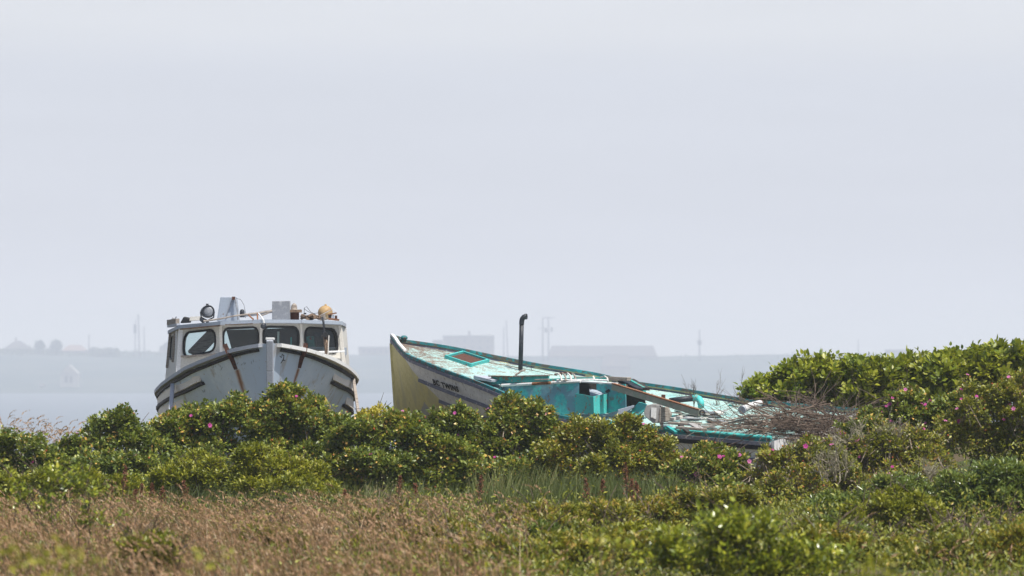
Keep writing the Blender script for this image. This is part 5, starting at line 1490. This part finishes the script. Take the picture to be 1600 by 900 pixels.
# bare branches: the brushwood heap, leafless saplings, lichened twigs
def grow(m_, p, d, L, r, depth, spread, up=0.0, n=3, seg=3, wig=.12):
    pts = [Vector(p)]; d = Vector(d).normalized()
    for k in range(seg):
        d = (d + Vector((random.gauss(0, wig), random.gauss(0, wig), random.gauss(0, wig) + up))).normalized()
        pts.append(pts[-1] + d * L / seg)
    m_.tube(pts, [r * (1 - .5 * k / seg) for k in range(seg + 1)], 5 if r > .008 else 3, caps=False)
    if depth > 0:
        for k in range(n):
            q = pts[random.randint(1, seg)]
            d2 = (d + Vector((random.gauss(0, spread), random.gauss(0, spread), random.gauss(0, spread) + up))).normalized()
            grow(m_, q, d2, L * random.uniform(.45, .75), r * .55, depth - 1, spread, up, n, seg, wig)
t = thing('brushwood_pile', 'heap of dead grey brushwood under the knotweed at the teal stern', 'brushwood', P(1250, 690, 57.5))
for k in range(46):
    m_ = MB(); x = random.uniform(1190, 1340); y = random.uniform(640, 690)
    D = random.uniform(56.8, 58.4)
    ang = random.uniform(-.3, .22)
    dirx = random.choice((-1, -1, 1))
    grow(m_, P(x - dirx * 30, y + 8, D), (dirx, random.uniform(-.4, .4), ang), random.uniform(.7, 1.3), random.uniform(.010, .02), 2, .45, .0, 3, 4, .14)
    m_.build('branch', M['greytwig'], t)
for k in range(26):
    m_ = MB(); x = random.uniform(1250, 1345)
    grow(m_, P(x, random.uniform(660, 690), random.uniform(57.0, 58.6)), (random.uniform(-1, -.4), random.gauss(0, .3), random.uniform(.05, .32)), random.uniform(.4, .7), random.uniform(.008, .016), 2, .35, .0, 3, 4, .12)
    m_.build('branch', M['greytwig'], t)
m_ = MB()
for k in range(420):
    x = random.uniform(1185, 1350); y = random.uniform(632 + abs(x - 1270) * .25, 694); D = random.uniform(56.6, 58.4)
    grow(m_, P(x, y, D), (random.gauss(0, 1), random.gauss(0, .5), random.gauss(.05, .35)), random.uniform(.2, .5), random.uniform(.004, .007), 1, .5, 0, 2, 3, .15)
o = m_.build('twigs', M['greytwig'], t); o['kind'] = 'stuff'
# long dead limbs reaching left over the deck
for (x0, y0, x1, y1, lb) in ((1230, 668, 1085, 662, 'long forked dead limb reaching furthest left over the teal deck'), (1220, 655, 1115, 655, 'dead limb with raised twigs over the middle of the teal stern deck'), (1215, 676, 1110, 672, 'low dead limb lying along the teal stern rail')):
    a = P(x0, y0, 57.6); c = P(x1, y1, 57.3); t = MB(); m = a.lerp(c, .5) + Vector((0, 0, random.uniform(.02, .08)))
    t.tube([a, a.lerp(m, .5) + Vector((0, 0, .03)), m, m.lerp(c, .5) - Vector((0, 0, .04)), c], [.026, .023, .02, .014, .007], 6)
    for k in range(5):
        q = a.lerp(c, random.uniform(.1, .95)); grow(t, q, (random.gauss(-.8, .4), random.gauss(0, .4), random.gauss(.1, .22)), random.uniform(.15, .34), .008, 2, .45, .0, 2, 3, .16)
    tag(t.build('dead_branch', M['weathered'], None), lb, 'dead branch')
for i, (x, y, hp, lb) in enumerate(((1085, 650, 70, 'leafless sapling standing behind the black pipe'), (1122, 650, 66, 'forked leafless sapling right of the black pipe'), (1154, 640, 60, 'leafless sapling touching the left knotweed clump'), (1172, 640, 50, 'short leafless sapling half hidden by the knotweed'), (1072, 645, 45, 'small thin leafless sapling leftmost behind the deck'))):
    m_ = MB(); D = 59.6 + .2 * i; L = hp * D / F
    grow(m_, P(x, y + 14, D), (random.gauss(0, .15), 0, 1), L * .62, .010, 3, .42, .10, 4, 4, .08)
    tag(m_.build('bare_sapling', M['greytwig'], None), lb, 'sapling')
for i, (x, y, hp, D, lb) in enumerate(((1300, 735, 66, 50.0, 'pale lichened dead bush with stout twigs left of the lichened rose bush'), (1385, 700, 76, 51.2, 'tall pale lichened twigs standing in the middle of the right slope'), (1335, 690, 60, 51.2, 'pale lichened twigs under the pink-flowered bush'), (1445, 745, 44, 49.3, 'small pale lichened twigs above the lime yellow shrub'))):
    m_ = MB(); L = hp * D / F
    for k in range(9):
        grow(m_, P(x + random.uniform(-20, 20), y + 16, D - .5), (random.gauss(0, .4), random.gauss(-.1, .2), 1), L * random.uniform(.35, .6), .010, 3, .42, .10, 4, 4, .16)
    tag(m_.build('dead_bush', M['paletwig'], None), lb, 'dead bush')

# soft stalks close to the camera, out of focus
for i, (x, y, hp, wd, D, lb, stl) in enumerate(((40, 905, 62, 60, 17.0, 'blurred pale yellow flower heads at the bottom left corner', 'yellowish'), (110, 905, 50, 50, 16.5, 'blurred pale yellow flower heads just right of the corner clump', 'yellowish'), (335, 905, 46, 40, 18.0, 'blurred yellow-green weed at the bottom edge below the dry grass', 'greenish'), (940, 905, 75, 60, 21.0, 'blurred yellow-leaved weed at the bottom edge before the olive shrub', 'greenish'), (1370, 905, 34, 40, 18.5, 'blurred pale weed at the bottom edge below the lime yellow shrub', 'yellowish'))):
    bx = (x - 800) * D / F; topz = EYE - (y - hp - HY) * D / F
    t = thing('weed', lb, 'weed', (bx, D, 0), 'out-of-focus weeds nearest the camera')
    N = 90 if stl == 'yellowish' else 40
    px = bx + RNG.normal(0, wd * .5 * D / F, N); pz = topz - np.abs(RNG.normal(0, .09, N)); py = D + RNG.normal(0, .15, N)
    for k in range(6):
        m_ = MB(); m_.tube([(bx + random.uniform(-.05, .05), D, -.03), (px[k] * .5 + bx * .5, D, .6), (px[k], py[k], pz[k])], [.005, .004, .002], 4); m_.build('stem', M['bark'], t)
    me = leaf_mesh('leaves', np.stack([px, py, pz], 1) - np.array(WORLDLOC[t.name]), RNG.normal(size=(N, 3)) + np.array([0, 0, .6]), RNG.normal(size=(N, 3)) + np.array([0, -.3, .6]), RNG.uniform(.02, .05, N), .55, RNG.uniform(.3, 1, N), M['lime' if stl == 'yellowish' else 'broad'])
    o = bpy.data.objects.new('leaves', me); COL.objects.link(o); o.parent = t; o['kind'] = 'stuff'

# leafage on the far crest
for (x, y, r_, lb) in ((62, 540, 8, 'left of two round treetops on the far crest'), (88, 540, 10, 'right of two round treetops on the far crest')):
    TD = 1700 * FS; bc = P(x, y, TD); s_ = TD / F; t = thing('tree', lb, 'tree', P(x, 552, TD), 'round trees on the far crest')
    m_ = MB(); m_.tube([P(x, 556, TD), P(x, y + 4, TD)], [.9, .5], 6); m_.build('trunk', M['farpole'], t)
    N = 900; q = unit(RNG.normal(size=(N, 3))) * RNG.uniform(.5, 1, (N, 1)) * np.array([r_ * s_, r_ * s_, r_ * s_ * .8]); q *= (1 + .45 * lump(q, .35))[:, None]
    me = leaf_mesh('crown', q + np.array(bc) - np.array(WORLDLOC[t.name]), RNG.normal(size=(N, 3)), RNG.normal(size=(N, 3)), RNG.uniform(.9, 2.0, N), .7, RNG.random(N), M['fartree'])
    o = bpy.data.objects.new('crown', me); COL.objects.link(o); o.parent = t; o['kind'] = 'stuff'
N = 5200; xs = np.concatenate([RNG.uniform(140, 185, 2400), np.clip(RNG.normal(60, 60, 1400), -60, 260), RNG.uniform(0, 260, 800), RNG.uniform(860, 1500, 600)])
dd = RNG.uniform(1690, 1745, N) * FS; X_ = (xs - 800) * dd / F
Z_ = np.array([far_z(a, c) for a, c in zip(X_, dd)]) + RNG.random(N) ** 1.6 * np.where((xs > 140) & (xs < 185), 4.5, 2.6) * (1 + .6 * lump(np.stack([X_, 0 * X_, 0 * X_], 1), .05))
me = leaf_mesh('far_scrub', np.stack([X_, dd, Z_], 1), RNG.normal(size=(N, 3)), RNG.normal(size=(N, 3)), RNG.uniform(1.0, 2.4, N), .7, RNG.random(N), M['fartree'])
tag(link(me, 'far_scrub'), 'line of low scrub along the far crest', kind='stuff')
# ------------------------------------------------------------------ sea mist
b = MB(); b.box((0, 2650, 6.0), (2700, 5600, 78.0))
hz_m = bpy.data.materials.new('sea_haze'); hz_m.use_nodes = True
nt = hz_m.node_tree; nt.nodes.clear()
o_ = nt.nodes.new('ShaderNodeOutputMaterial')
pv = nt.nodes.new('ShaderNodeVolumePrincipled')
pv.inputs['Color'].default_value = (.65, .70, .80, 1)
pv.inputs['Absorption Color'].default_value = (.5, .5, .5, 1)
pv.inputs['Density'].default_value = .0005
pv.inputs['Anisotropy'].default_value = 0.0
nt.links.new(pv.outputs[0], o_.inputs['Volume'])
o = b.build('haze', hz_m)
tag(o, 'thin sea mist filling the air over the whole scene', kind='stuff')
